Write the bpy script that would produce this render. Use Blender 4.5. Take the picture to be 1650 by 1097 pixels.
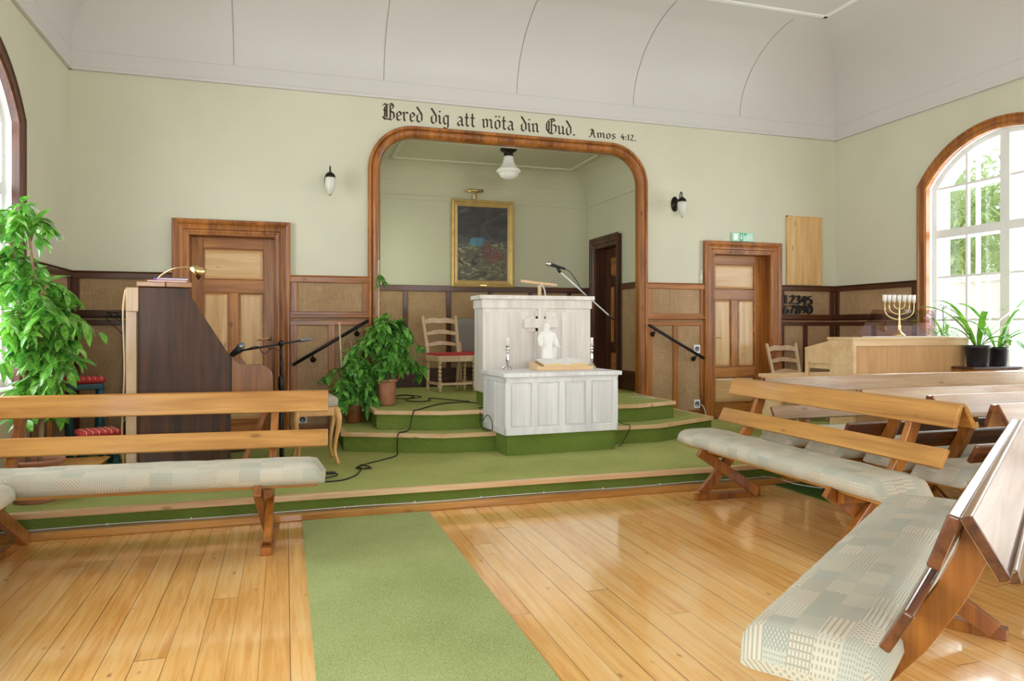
import bpy, math, random
from mathutils import Vector, Matrix, noise
R = math.radians
PI = math.pi
scene = bpy.context.scene
COL = scene.collection
for o in list(bpy.data.objects):
    bpy.data.objects.remove(o)

# ------------------------------------------------------------------ camera
EYE = 1.25
cam_d = bpy.data.cameras.new('camera')
cam = bpy.data.objects.new('camera', cam_d)
COL.objects.link(cam)
cam.location = (0, 0, EYE)
cam.rotation_euler = (R(90), 0, R(-17.43))
cam_d.sensor_width = 36.0
cam_d.lens = 1166.0 / 1650.0 * 36.0
cam_d.shift_y = -21.0 / 1650.0
cam_d.clip_end = 300
scene.camera = cam
# ------------------------------------------------------------------ world, light, exposure
scene.view_settings.view_transform = 'Standard'
scene.view_settings.look = 'None'
scene.view_settings.gamma = 1.0
scene.view_settings.use_curve_mapping = False
scene.view_settings.exposure = 0.16
scene.cycles.use_denoising = True
scene.cycles.max_bounces = 10
scene.cycles.diffuse_bounces = 6
scene.cycles.glossy_bounces = 4
scene.cycles.transparent_max_bounces = 16
scene.cycles.sample_clamp_indirect = 6.0
world = bpy.data.worlds.new('overcast_sky')
scene.world = world
world.use_nodes = True
_bg = world.node_tree.nodes['Background']
_bg.inputs[0].default_value = (0.88, 0.94, 1.0, 1)
_bg.inputs[1].default_value = 1.7

# room limits (metres): camera stands at X=0, Y=0
XL, XR, YF, YB = -1.89, 6.68, 7.55, -4.2       # left wall, right wall, front wall, rear wall
PZ, S1, S2 = 0.155, 0.322, 0.49                # platform, lower tread, upper tread heights
WIN_Y = (5.33, 2.05, -1.25)                    # window centres along both side walls


def daylight(name, loc, rot, sx, sy, power, color):
    d = bpy.data.lights.new(name, 'AREA')
    d.shape = 'RECTANGLE'
    d.size, d.size_y = sx, sy
    d.energy = power
    d.color = color
    o = bpy.data.objects.new(name, d)
    COL.objects.link(o)
    o.location = loc
    o.rotation_euler = rot
    return o


for wy, pw in zip(WIN_Y, (128, 128, 128)):
    daylight('daylight_window', (XR + 0.42, wy, 2.0), (0, R(90), 0), 2.2, 1.6, pw, (0.86, 0.93, 1.0))
for wy, pw in zip(WIN_Y, (165, 165, 130)):
    daylight('daylight_window', (XL - 0.42, wy, 2.0), (0, R(-90), 0), 2.2, 1.6, pw, (0.88, 0.93, 1.0))
for wx in (0.6, 4.2):
    daylight('daylight_window', (wx, YB - 0.42, 2.0), (R(90), 0, 0), 1.6, 2.2, 150, (0.88, 0.94, 1.0))


daylight('daylight_window', (0.96, 8.45, 1.95), (0, R(-90), 0), 1.0, 0.7, 7, (0.90, 1.0, 0.84))   # lamp added to brighten the recess, as from an unseen window


# ------------------------------------------------------------------ helpers
def new_obj(name, me, parent=None):
    o = bpy.data.objects.new(name, me)
    COL.objects.link(o)
    if parent is not None:
        o.parent = parent
    return o


class MB:
    """collects simple shapes, then links them as one mesh object"""

    def __init__(self):
        self.v, self.f, self.s = [], [], []

    def add(self, verts, faces, smooth=False):
        b = len(self.v)
        self.v += [tuple(p) for p in verts]
        self.f += [tuple(i + b for i in f) for f in faces]
        self.s += [smooth] * len(faces)
        return self

    def box(self, x0, x1, y0, y1, z0, z1):
        if x0 > x1: x0, x1 = x1, x0
        if y0 > y1: y0, y1 = y1, y0
        if z0 > z1: z0, z1 = z1, z0
        v = [(x0, y0, z0), (x1, y0, z0), (x1, y1, z0), (x0, y1, z0), (x0, y0, z1), (x1, y0, z1), (x1, y1, z1), (x0, y1, z1)]
        return self.add(v, [(0, 3, 2, 1), (4, 5, 6, 7), (0, 1, 5, 4), (1, 2, 6, 5), (2, 3, 7, 6), (3, 0, 4, 7)])

    def prism(self, poly, vec):
        """poly: 3D points of a flat polygon, extruded by vec"""
        n = len(poly)
        vec = Vector(vec)
        a = [Vector(p) for p in poly]
        nor = Vector((0, 0, 0))
        for i in range(n):
            nor += a[i].cross(a[(i + 1) % n])
        if nor.dot(vec) > 0:
            a = a[::-1]
        v = a + [p + vec for p in a]
        f = [tuple(range(n)), tuple(range(2 * n - 1, n - 1, -1))]
        f += [(i, i + n, (i + 1) % n + n, (i + 1) % n) for i in range(n)]
        return self.add(v, f)

    def quad(self, a, b, c, d, smooth=False):
        return self.add([a, b, c, d], [(0, 1, 2, 3)], smooth)

    def tube(self, pts, r, n=10, cap=True, ref=None):
        pts = [Vector(p) for p in pts]
        m = len(pts)
        rr = r if isinstance(r, (list, tuple)) else [r] * m
        v, f = [], []
        t0 = (pts[1] - pts[0]).normalized()
        u = t0.orthogonal().normalized()
        for i, p in enumerate(pts):
            t = (pts[min(i + 1, m - 1)] - pts[max(i - 1, 0)]).normalized()
            u = (u - t * u.dot(t))
            u = u.normalized() if u.length > 1e-6 else t.orthogonal().normalized()
            w = t.cross(u)
            for k in range(n):
                a = 2 * PI * k / n
                v.append(p + (u * math.cos(a) + w * math.sin(a)) * rr[i])
        for i in range(m - 1):
            for k in range(n):
                k2 = (k + 1) % n
                f.append((i * n + k, i * n + k2, (i + 1) * n + k2, (i + 1) * n + k))
        if cap:
            f.append(tuple(range(n - 1, -1, -1)))
            f.append(tuple((m - 1) * n + k for k in range(n)))
        return self.add(v, f, True)

    def lathe(self, prof, c=(0, 0, 0), n=24, cap=True, axis=None):
        """prof: (radius, height) pairs; turned about Z at c (or rotated by matrix axis)"""
        v, f = [], []
        c = Vector(c)
        for (r, z) in prof:
            for k in range(n):
                a = 2 * PI * k / n
                p = Vector((r * math.cos(a), r * math.sin(a), z))
                if axis is not None:
                    p = axis @ p
                v.append(c + p)
        m = len(prof)
        for i in range(m - 1):
            for k in range(n):
                k2 = (k + 1) % n
                f.append((i * n + k, i * n + k2, (i + 1) * n + k2, (i + 1) * n + k))
        if cap:
            if prof[0][0] > 1e-5:
                f.append(tuple(range(n - 1, -1, -1)))
            if prof[-1][0] > 1e-5:
                f.append(tuple((m - 1) * n + k for k in range(n)))
        return self.add(v, f, True)

    def ball(self, c, rx, ry, rz, n=14, m=9):
        prof = [(math.sin(PI * i / m), -math.cos(PI * i / m)) for i in range(m + 1)]
        v, f = [], []
        for (r, z) in prof:
            for k in range(n):
                a = 2 * PI * k / n
                v.append((c[0] + rx * r * math.cos(a), c[1] + ry * r * math.sin(a), c[2] + rz * z))
        for i in range(m):
            for k in range(n):
                k2 = (k + 1) % n
                f.append((i * n + k, i * n + k2, (i + 1) * n + k2, (i + 1) * n + k))
        return self.add(v, f, True)

    def beam(self, pts, w, h, side=(1, 0, 0)):
        """rectangular section swept along pts; w across 'side', h across the other way"""
        pts = [Vector(p) for p in pts]
        s = Vector(side).normalized()
        m = len(pts)
        v, f = [], []
        for i, p in enumerate(pts):
            t = (pts[min(i + 1, m - 1)] - pts[max(i - 1, 0)]).normalized()
            u = t.cross(s).normalized()
            v += [p - s * w / 2 - u * h / 2, p + s * w / 2 - u * h / 2, p + s * w / 2 + u * h / 2, p - s * w / 2 + u * h / 2]
        for i in range(m - 1):
            for k in range(4):
                k2 = (k + 1) % 4
                f.append((i * 4 + k, i * 4 + k2, (i + 1) * 4 + k2, (i + 1) * 4 + k))
        f.append((3, 2, 1, 0))
        f.append(tuple((m - 1) * 4 + k for k in range(4)))
        return self.add(v, f)

    def sweep(self, path, prof, frame, closed=False):
        """path: list of points, prof: list of (a,b); frame(i)->(A,B) vectors for a and b"""
        m, n = len(path), len(prof)
        v, f = [], []
        for i, p in enumerate(path):
            A, B = frame(i)
            for (a, b) in prof:
                v.append(Vector(p) + A * a + B * b)
        for i in range(m - 1 if not closed else m):
            j = (i + 1) % m
            for k in range(n - 1):
                f.append((i * n + k, i * n + k + 1, j * n + k + 1, j * n + k))
        return self.add(v, f)

    def build(self, name, mat, parent=None, bevel=0.0, seg=2, smooth=None):
        me = bpy.data.meshes.new(name)
        me.from_pydata([tuple(p) for p in self.v], [], self.f)
        me.polygons.foreach_set('use_smooth', [bool(x) if smooth is None else smooth for x in self.s])
        me.validate()
        me.update()
        me.materials.append(mat)
        o = new_obj(name, me, parent)
        if bevel > 0:
            b = o.modifiers.new('bevel', 'BEVEL')
            b.width, b.segments, b.limit_method, b.angle_limit = bevel, seg, 'ANGLE', R(40)
        return o


def fix_normals(o):
    import bmesh
    bm = bmesh.new()
    bm.from_mesh(o.data)
    bmesh.ops.recalc_face_normals(bm, faces=bm.faces)
    bm.to_mesh(o.data)
    bm.free()
    return o


def thing(name, label, cat, loc=(0, 0, 0), rz=0, group=None):
    o = new_obj(name, None)
    o.location = loc
    o.rotation_euler = (0, 0, rz)
    return tag(o, label, cat, group)


def tag(o, label=None, cat=None, group=None, kind=None):
    if label: o['label'] = label
    if cat: o['category'] = cat
    if group: o['group'] = group
    if kind: o['kind'] = kind
    return o


def struct(o, label, cat):
    return tag(o, label, cat, kind='structure')


def curve_pts(P, k=8):
    """Catmull-Rom through P"""
    P = [Vector(p) for p in P]
    Q = [P[0] * 2 - P[1]] + P + [P[-1] * 2 - P[-2]]
    out = []
    for i in range(1, len(Q) - 2):
        a, b, c, d = Q[i - 1], Q[i], Q[i + 1], Q[i + 2]
        for j in range(k):
            t = j / k
            out.append(0.5 * ((2 * b) + (c - a) * t + (2 * a - 5 * b + 4 * c - d) * t * t + (3 * b - a - 3 * c + d) * t ** 3))
    out.append(P[-1])
    return out


# ------------------------------------------------------------------ materials
def srgb(r, g, b):
    f = lambda c: (c / 255 / 12.92) if c / 255 <= 0.04045 else ((c / 255 + 0.055) / 1.055) ** 2.4
    return (f(r), f(g), f(b), 1)


class NT:
    def __init__(self, name):
        self.m = bpy.data.materials.new(name)
        self.m.use_nodes = True
        self.t = self.m.node_tree
        self.b = self.t.nodes['Principled BSDF']

    def n(self, typ, **kw):
        nd = self.t.nodes.new(typ)
        for k, v in kw.items():
            setattr(nd, k, v)
        return nd

    def l(self, a, b):
        self.t.links.new(a, b)

    def val(self, sock, v):
        if hasattr(v, 'is_output') or isinstance(v, bpy.types.NodeSocket):
            self.l(v, sock)
        else:
            sock.default_value = v

    def math(self, op, a, b=None, c=None):
        nd = self.n('ShaderNodeMath', operation=op)
        self.val(nd.inputs[0], a)
        if b is not None: self.val(nd.inputs[1], b)
        if c is not None: self.val(nd.inputs[2], c)
        return nd.outputs[0]

    def coord(self, kind='Object'):
        return self.n('ShaderNodeTexCoord').outputs[kind]

    def mapping(self, vec, scale=(1, 1, 1), rot=(0, 0, 0), loc=(0, 0, 0)):
        nd = self.n('ShaderNodeMapping')
        self.l(vec, nd.inputs[0])
        nd.inputs['Scale'].default_value = scale
        nd.inputs['Rotation'].default_value = rot
        nd.inputs['Location'].default_value = loc
        return nd.outputs[0]

    def noise(self, vec, scale, detail=3, rough=0.5, dist=0.0):
        nd = self.n('ShaderNodeTexNoise')
        if vec is not None: self.l(vec, nd.inputs['Vector'])
        nd.inputs['Scale'].default_value = scale
        nd.inputs['Detail'].default_value = detail
        nd.inputs['Roughness'].default_value = rough
        nd.inputs['Distortion'].default_value = dist
        return nd.outputs['Fac']

    def ramp(self, fac, stops):
        nd = self.n('ShaderNodeValToRGB')
        self.l(fac, nd.inputs[0])
        e = nd.color_ramp.elements
        e[0].position, e[0].color = stops[0]
        e[1].position, e[1].color = stops[-1]
        for p, c in stops[1:-1]:
            x = e.new(p)
            x.color = c
        return nd.outputs[0]

    def mix(self, fac, a, b, mode='MIX'):
        nd = self.n('ShaderNodeMix', data_type='RGBA', blend_type=mode)
        self.val(nd.inputs[0], fac)
        self.val(nd.inputs[6], a)
        self.val(nd.inputs[7], b)
        return nd.outputs[2]

    def bump(self, h, strength=0.2, dist=0.01):
        nd = self.n('ShaderNodeBump')
        self.l(h, nd.inputs['Height'])
        nd.inputs['Strength'].default_value = strength
        nd.inputs['Distance'].default_value = dist
        self.l(nd.outputs[0], self.b.inputs['Normal'])

    def set(self, color=None, rough=None, metal=None, spec=None, coat=None, coatr=None, trans=None, ior=None):
        b = self.b.inputs
        if color is not None: self.val(b['Base Color'], color)
        if rough is not None: self.val(b['Roughness'], rough)
        if metal is not None: b['Metallic'].default_value = metal
        if spec is not None: b['Specular IOR Level'].default_value = spec
        if coat is not None: b['Coat Weight'].default_value = coat
        if coatr is not None: b['Coat Roughness'].default_value = coatr
        if trans is not None: b['Transmission Weight'].default_value = trans
        if ior is not None: b['IOR'].default_value = ior
        return self.m


def plain(name, rgb, rough=0.6, var=0.06, scale=6.0, bump=0.0, **kw):
    t = NT(name)
    c = srgb(*rgb)
    f = t.noise(t.coord(), scale, 4)
    lo = tuple(x * (1 - var) for x in c[:3]) + (1,)
    hi = tuple(min(1, x * (1 + var)) for x in c[:3]) + (1,)
    col = t.ramp(f, [(0.3, lo), (0.7, hi)])
    if bump:
        t.bump(t.noise(t.coord(), scale * 12, 3), bump, 0.004)
    return t.set(col, rough, **kw)


def wood(name, dark, light, axis='x', rough=0.35, coat=0.3, fine=28.0, knots=True, streak=0.5):
    """planed and varnished timber with the grain along an axis"""
    t = NT(name)
    co = t.coord()
    oi = t.n('ShaderNodeObjectInfo').outputs['Random']
    cb = t.n('ShaderNodeCombineXYZ')
    for i in range(3):
        t.l(t.math('MULTIPLY', oi, 7.0 + 3 * i), cb.inputs[i])
    va = t.n('ShaderNodeVectorMath', operation='ADD')
    t.l(co, va.inputs[0])
    t.l(cb.outputs[0], va.inputs[1])
    co = va.outputs[0]
    i = 'xyz'.index(axis)
    sc = [fine] * 3
    sc[i] = 1.3
    g = t.noise(t.mapping(co, tuple(sc)), 1.0, 5, 0.62, 0.7)
    sc2 = [5.0] * 3
    sc2[i] = 0.7
    g2 = t.noise(t.mapping(co, tuple(sc2)), 1.0, 3, 0.5, 0.4)
    f = t.math('ADD', t.math('MULTIPLY', g, streak), t.math('MULTIPLY', g2, 1 - streak))
    a, b = srgb(*dark), srgb(*light)
    col = t.ramp(f, [(0.37, a), (0.63, b)])
    if knots:
        sk = [7.0] * 3
        sk[i] = 3.0
        vo = t.n('ShaderNodeTexVoronoi')
        t.l(t.mapping(co, tuple(sk)), vo.inputs['Vector'])
        vo.inputs['Scale'].default_value = 1.0
        k = t.ramp(vo.outputs['Distance'], [(0.05, (1, 1, 1, 1)), (0.13, (0, 0, 0, 1))])
        col = t.mix(t.math('MULTIPLY', k, 0.6), col, tuple(x * 0.4 for x in a[:3]) + (1,))
    t.bump(g, 0.06, 0.003)
    return t.set(col, rough, coat=coat, coatr=0.12)


M = {}
M['wall'] = plain('painted_wall', (208, 206, 184), 0.75, 0.035, 1.2)
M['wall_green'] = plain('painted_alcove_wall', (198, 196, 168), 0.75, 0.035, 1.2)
M['ceiling'] = plain('painted_ceiling', (208, 205, 202), 0.45, 0.02, 1.0)
M['white'] = plain('white_paint', (236, 236, 234), 0.4, 0.02, 5)
M['seam'] = plain('seam_grey', (120, 114, 104), 0.8)  # dark grey of the ceiling sheet joints
M['trim_x'] = wood('varnished_trim_x', (104, 54, 14), (186, 116, 44), 'x', 0.42, 0.14, 30)
M['trim_y'] = wood('varnished_trim_y', (104, 54, 14), (186, 116, 44), 'y', 0.42, 0.14, 30)
M['trim_z'] = wood('varnished_trim_z', (104, 54, 14), (186, 116, 44), 'z', 0.42, 0.14, 30)
for _a in 'xz':
    M['door_' + _a] = wood('door_pine_' + _a, (124, 68, 20), (206, 140, 66), _a, 0.4, 0.2, 26)
M['dark_x'] = wood('dark_trim_x', (44, 20, 4), (92, 46, 14), 'x', 0.42, 0.14, 30)
M['dark_y'] = wood('dark_trim_y', (44, 20, 4), (92, 46, 14), 'y', 0.42, 0.14, 30)
M['dark_z'] = wood('dark_trim_z', (44, 20, 4), (92, 46, 14), 'z', 0.42, 0.14, 30)
M['pine_x'] = wood('pale_pine_x', (200, 152, 92), (232, 196, 140), 'x', 0.35, 0.3, 22)
M['pine_z'] = wood('pale_pine_z', (200, 152, 92), (232, 196, 140), 'z', 0.35, 0.3, 22)
M['bench_x'] = wood('bench_pine', (152, 98, 36), (206, 152, 80), 'x', 0.32, 0.35, 22)
M['bench_z'] = wood('bench_leg_pine', (110, 58, 14), (182, 114, 44), 'z', 0.32, 0.4, 22)
M['bench_glare'] = wood('window_glare_pine', (142, 108, 74), (190, 158, 122), 'x', 0.34, 0.3, 20)  # window glare put into the colour of pew ledges and rails
M['bench_brown'] = wood('brown_stain_shade_pine', (70, 36, 18), (128, 76, 44), 'x', 0.25, 0.5, 22)  # near pew's own brown; on other lower rails, shade put into the colour
M['nosing'] = wood('nosing_pine', (206, 164, 116), (232, 200, 158), 'x', 0.4, 0.2, 20)
M['piano'] = wood('stained_piano', (34, 18, 5), (94, 54, 20), 'z', 0.55, 0.05, 24, False)
M['piano_arm'] = wood('worn_piano_arm', (84, 48, 18), (150, 96, 44), 'z', 0.35, 0.35, 24, False)
M['birch'] = wood('birch_veneer', (214, 176, 126), (236, 206, 162), 'x', 0.4, 0.2, 14, False)
M['birch_panel'] = wood('birch_back_panel', (196, 150, 98), (216, 174, 120), 'z', 0.45, 0.1, 14, False)
M['beech'] = wood('beech_chair', (196, 164, 124), (224, 196, 160), 'z', 0.4, 0.2, 22, False)
M['stoolwood'] = wood('stool_beech', (196, 140, 76), (224, 176, 112), 'z', 0.35, 0.3, 22, False)
M['limed'] = wood('limed_white_wood', (214, 212, 214), (238, 238, 240), 'z', 0.5, 0.05, 34, False)
M['limed_warm'] = wood('limed_cream_wood', (214, 204, 194), (236, 230, 224), 'z', 0.5, 0.05, 26, False)
M['brass'] = plain('brass', (214, 190, 136), 0.28, 0.05, metal=1.0)
M['gold'] = plain('gilt_frame', (214, 182, 118), 0.35, 0.12, 10, metal=0.45)
M['silver'] = plain('silver', (214, 212, 206), 0.16, 0.04, metal=1.0)
M['chrome'] = plain('chrome', (200, 200, 202), 0.2, 0.04, metal=1.0)
M['bronze'] = plain('dark_bronze', (44, 36, 30), 0.3, 0.1, metal=0.8)
M['black'] = plain('black_plastic', (20, 20, 22), 0.4, 0.1)
M['black_metal'] = plain('black_metal', (26, 26, 28), 0.35, 0.1, metal=0.3)
M['grey_metal'] = plain('grey_metal', (120, 124, 132), 0.35, 0.1, metal=0.6)
M['cable'] = plain('black_cable', (16, 16, 16), 0.5, 0.1)
M['white_cable'] = plain('white_cable', (226, 224, 220), 0.5, 0.05)
M['opal'] = plain('opal_glass', (236, 234, 226), 0.18, 0.02, 3, coat=0.5)
M['frosted'] = plain('frosted_glass', (212, 211, 200), 0.3, 0.02, 3, coat=0.3)
M['candle'] = plain('white_wax', (244, 242, 238), 0.5, 0.02)
M['plaster'] = plain('white_plaster', (240, 238, 232), 0.55, 0.02)
M['terracotta'] = plain('terracotta', (176, 118, 88), 0.65, 0.14, 14, bump=0.1)
M['terracotta_dark'] = plain('brown_terracotta', (140, 82, 44), 0.55, 0.2, 12, bump=0.1)
M['soil'] = plain('potting_soil', (48, 34, 24), 0.95, 0.4, 60, bump=0.6)
M['black_pot'] = plain('black_pot', (38, 38, 42), 0.35, 0.08)
M['red_fabric'] = plain('red_velvet', (176, 48, 50), 0.85, 0.12, 40)
M['teal'] = plain('teal_paint', (40, 84, 96), 0.45, 0.12, 10)
M['grey_cloth'] = plain('grey_cloth', (138, 134, 130), 0.9, 0.12, 60, bump=0.2)
M['stool_fabric'] = plain('stool_fabric', (172, 164, 146), 0.9, 0.1, 80, bump=0.2)
M['red_book'] = plain('red_book_cover', (196, 60, 58), 0.5)
M['blue_book'] = plain('blue_book_cover', (52, 58, 150), 0.5)
M['paper'] = plain('paper', (238, 236, 234), 0.7, 0.02, 30)
M['page_edge'] = plain('page_edge', (222, 196, 144), 0.7, 0.06, 60)
M['text'] = plain('lettering_paint', (52, 28, 14), 0.5, 0.15)
M['numeral'] = plain('black_numeral', (22, 22, 24), 0.35, 0.1)
M['sign_green'] = plain('sign_green', (40, 150, 100), 0.3, 0.03)
M['socket'] = plain('socket_plastic', (232, 232, 230), 0.35, 0.02)
M['render'] = plain('pale_render', (238, 232, 220), 0.9, 0.05, 3)
M['gravel'] = plain('pale_gravel', (206, 202, 186), 0.95, 0.2, 40)
M['bark'] = plain('tree_bark', (112, 92, 72), 0.9, 0.2, 30)
M['twig'] = plain('ficus_stem', (150, 122, 92), 0.8, 0.2, 40)


def mat_floor():
    t = NT('pine_floorboards')
    co = t.coord()
    sp = t.n('ShaderNodeSeparateXYZ')
    t.l(co, sp.inputs[0])
    w = 0.112
    xs = t.math('DIVIDE', t.math('ADD', sp.outputs[0], 20.03), w)
    idx = t.math('FLOOR', xs)
    fr = t.math('FRACT', xs)
    wn = t.n('ShaderNodeTexWhiteNoise', noise_dimensions='1D')
    t.l(idx, wn.inputs['W'])
    # board ends
    ys = t.math('ADD', t.math('DIVIDE', sp.outputs[1], 3.6), t.math('MULTIPLY', wn.outputs['Value'], 9.0))
    yi = t.math('FLOOR', ys)
    yf = t.math('FRACT', ys)
    wn2 = t.n('ShaderNodeTexWhiteNoise', noise_dimensions='2D')
    cb = t.n('ShaderNodeCombineXYZ')
    t.l(idx, cb.inputs[0])
    t.l(yi, cb.inputs[1])
    t.l(cb.outputs[0], wn2.inputs['Vector'])
    tone = wn2.outputs['Value']
    # grain with an offset per board
    cb2 = t.n('ShaderNodeCombineXYZ')
    t.l(t.math('MULTIPLY', sp.outputs[0], 42.0), cb2.inputs[0])
    t.l(t.math('ADD', t.math('MULTIPLY', sp.outputs[1], 2.2), t.math('MULTIPLY', tone, 50.0)), cb2.inputs[1])
    t.l(t.math('MULTIPLY', tone, 31.0), cb2.inputs[2])
    g = t.noise(cb2.outputs[0], 1.0, 5, 0.6, 0.8)
    big = t.noise(co, 0.9, 2)
    f = t.math('ADD', t.math('MULTIPLY', g, 0.55), t.math('ADD', t.math('MULTIPLY', tone, 0.14), t.math('MULTIPLY', big, 0.30)))
    col = t.ramp(f, [(0.28, srgb(204, 136, 54)), (0.5, srgb(235, 183, 108)), (0.72, srgb(246, 210, 150))])
    # knots
    cb3 = t.n('ShaderNodeCombineXYZ')
    t.l(t.math('MULTIPLY', sp.outputs[0], 9.0), cb3.inputs[0])
    t.l(t.math('ADD', t.math('MULTIPLY', sp.outputs[1], 4.2), t.math('MULTIPLY', tone, 17.0)), cb3.inputs[1])
    vo = t.n('ShaderNodeTexVoronoi')
    t.l(cb3.outputs[0], vo.inputs['Vector'])
    vo.inputs['Scale'].default_value = 1.0
    k = t.ramp(vo.outputs['Distance'], [(0.03, (1, 1, 1, 1)), (0.10, (0, 0, 0, 1))])
    col = t.mix(t.math('MULTIPLY', k, 0.65), col, srgb(130, 72, 24))
    # gaps between boards
    gap = t.math('MAXIMUM', t.math('LESS_THAN', fr, 0.028), t.math('LESS_THAN', yf, 0.0012))
    gw = t.math('MULTIPLY', gap, t.math('ADD', 0.45, t.math('MULTIPLY', wn.outputs['Value'], 0.55)))
    col = t.mix(gw, col, srgb(52, 26, 8))
    inv = t.math('SUBTRACT', 1.0, gap)
    hb = t.math('ADD', t.math('MULTIPLY', inv, 0.5), t.math('ADD', t.math('MULTIPLY', t.noise(t.mapping(co, (6, 1.2, 1)), 1.0, 2), 0.05), t.math('MULTIPLY', g, 0.02)))
    t.bump(hb, 0.25, 0.01)
    return t.set(col, 0.22, coat=0.8, coatr=0.07)


M['floor'] = mat_floor()


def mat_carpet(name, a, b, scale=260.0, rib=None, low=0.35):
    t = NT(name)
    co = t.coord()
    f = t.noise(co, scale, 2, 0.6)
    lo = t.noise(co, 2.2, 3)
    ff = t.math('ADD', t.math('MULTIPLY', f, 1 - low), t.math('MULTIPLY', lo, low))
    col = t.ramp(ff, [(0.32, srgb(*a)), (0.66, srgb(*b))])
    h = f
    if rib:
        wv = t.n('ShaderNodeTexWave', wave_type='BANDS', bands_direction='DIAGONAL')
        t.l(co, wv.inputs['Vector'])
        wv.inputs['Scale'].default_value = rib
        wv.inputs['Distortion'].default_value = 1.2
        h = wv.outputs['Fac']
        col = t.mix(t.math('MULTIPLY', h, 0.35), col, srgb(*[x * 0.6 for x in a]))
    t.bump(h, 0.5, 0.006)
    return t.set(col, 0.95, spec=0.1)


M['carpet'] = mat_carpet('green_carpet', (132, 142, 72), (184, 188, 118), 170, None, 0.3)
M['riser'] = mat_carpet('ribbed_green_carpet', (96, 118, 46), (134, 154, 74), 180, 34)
M['runner'] = mat_carpet('green_runner', (126, 142, 82), (182, 190, 132), 150, None, 0.25)
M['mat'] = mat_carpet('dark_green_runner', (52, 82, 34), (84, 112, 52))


def mat_hessian():
    t = NT('hessian_panel')
    co = t.coord()
    a = t.noise(t.mapping(co, (150, 150, 9)), 1.0, 3, 0.6)
    b = t.noise(t.mapping(co, (12, 12, 170)), 1.0, 3, 0.6)
    lo = t.noise(co, 3.0, 3)
    f = t.math('ADD', t.math('ADD', t.math('MULTIPLY', a, 0.4), t.math('MULTIPLY', b, 0.3)), t.math('MULTIPLY', lo, 0.3))
    col = t.ramp(f, [(0.36, srgb(144, 114, 80)), (0.64, srgb(186, 156, 120))])
    t.bump(t.math('ADD', a, b), 0.15, 0.003)
    return t.set(col, 0.8, spec=0.2)


M['hessian'] = mat_hessian()


def mat_patchwork():
    """cushion cloth: a printed patchwork of stripes, checks and dots in cream and grey-green"""
    t = NT('patchwork_cushion_cloth')
    uv = t.coord('UV')
    sp = t.n('ShaderNodeSeparateXYZ')
    t.l(uv, sp.inputs[0])
    u, v = sp.outputs[0], sp.outputs[1]
    row = t.math('FLOOR', t.math('DIVIDE', v, 0.066))
    wr = t.n('ShaderNodeTexWhiteNoise', noise_dimensions='1D')
    t.l(row, wr.inputs['W'])
    ux = t.math('DIVIDE', t.math('ADD', u, t.math('MULTIPLY', wr.outputs['Value'], 0.9)), 0.112)
    ci = t.math('FLOOR', ux)
    cb = t.n('ShaderNodeCombineXYZ')
    t.l(ci, cb.inputs[0])
    t.l(row, cb.inputs[1])
    w2 = t.n('ShaderNodeTexWhiteNoise', noise_dimensions='2D')
    t.l(cb.outputs[0], w2.inputs['Vector'])
    sc = t.n('ShaderNodeSeparateColor')
    t.l(w2.outputs['Color'], sc.inputs[0])
    r1, r2, r3 = sc.outputs[0], sc.outputs[1], sc.outputs[2]
    # direction of the stripes in each patch: three angles
    ang = t.math('MULTIPLY', t.math('FLOOR', t.math('MULTIPLY', r1, 4.0)), PI / 4)
    d = t.math('ADD', t.math('MULTIPLY', u, t.math('COSINE', ang)), t.math('MULTIPLY', v, t.math('SINE', ang)))
    e = t.math('SUBTRACT', t.math('MULTIPLY', v, t.math('COSINE', ang)), t.math('MULTIPLY', u, t.math('SINE', ang)))
    freq = t.math('ADD', 420.0, t.math('MULTIPLY', r2, 520.0))
    st = t.math('SINE', t.math('MULTIPLY', d, freq))
    s2 = t.math('SINE', t.math('MULTIPLY', e, freq))
    stripe = t.math('GREATER_THAN', st, t.math('SUBTRACT', 0.55, t.math('MULTIPLY', r3, 0.5)))
    dash = t.math('MULTIPLY', stripe, t.math('GREATER_THAN', s2, -0.2))
    check = t.math('MAXIMUM', stripe, t.math('GREATER_THAN', s2, 0.6))
    is_dash = t.math('GREATER_THAN', r3, 0.6)
    is_chk = t.math('LESS_THAN', r3, 0.25)
    pat = t.mix(is_dash, stripe, dash)
    pat = t.mix(is_chk, pat, check)
    base = t.ramp(r2, [(0.0, srgb(206, 198, 178)), (0.5, srgb(200, 194, 176)), (0.75, srgb(192, 190, 174)), (1.0, srgb(178, 182, 168))])
    ink = t.ramp(r1, [(0.0, srgb(128, 136, 126)), (0.5, srgb(150, 136, 110)), (1.0, srgb(112, 124, 116))])
    t2 = t.math('MULTIPLY', pat, 0.62)
    col = t.mix(t2, base, ink)
    wv = t.noise(t.mapping(uv, (400, 400, 1)), 1.0, 2)
    col = t.mix(t.math('MULTIPLY', wv, 0.16), col, srgb(222, 216, 200))
    t.bump(wv, 0.2, 0.002)
    return t.set(col, 0.9, spec=0.15)


M['patchwork'] = mat_patchwork()


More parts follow.
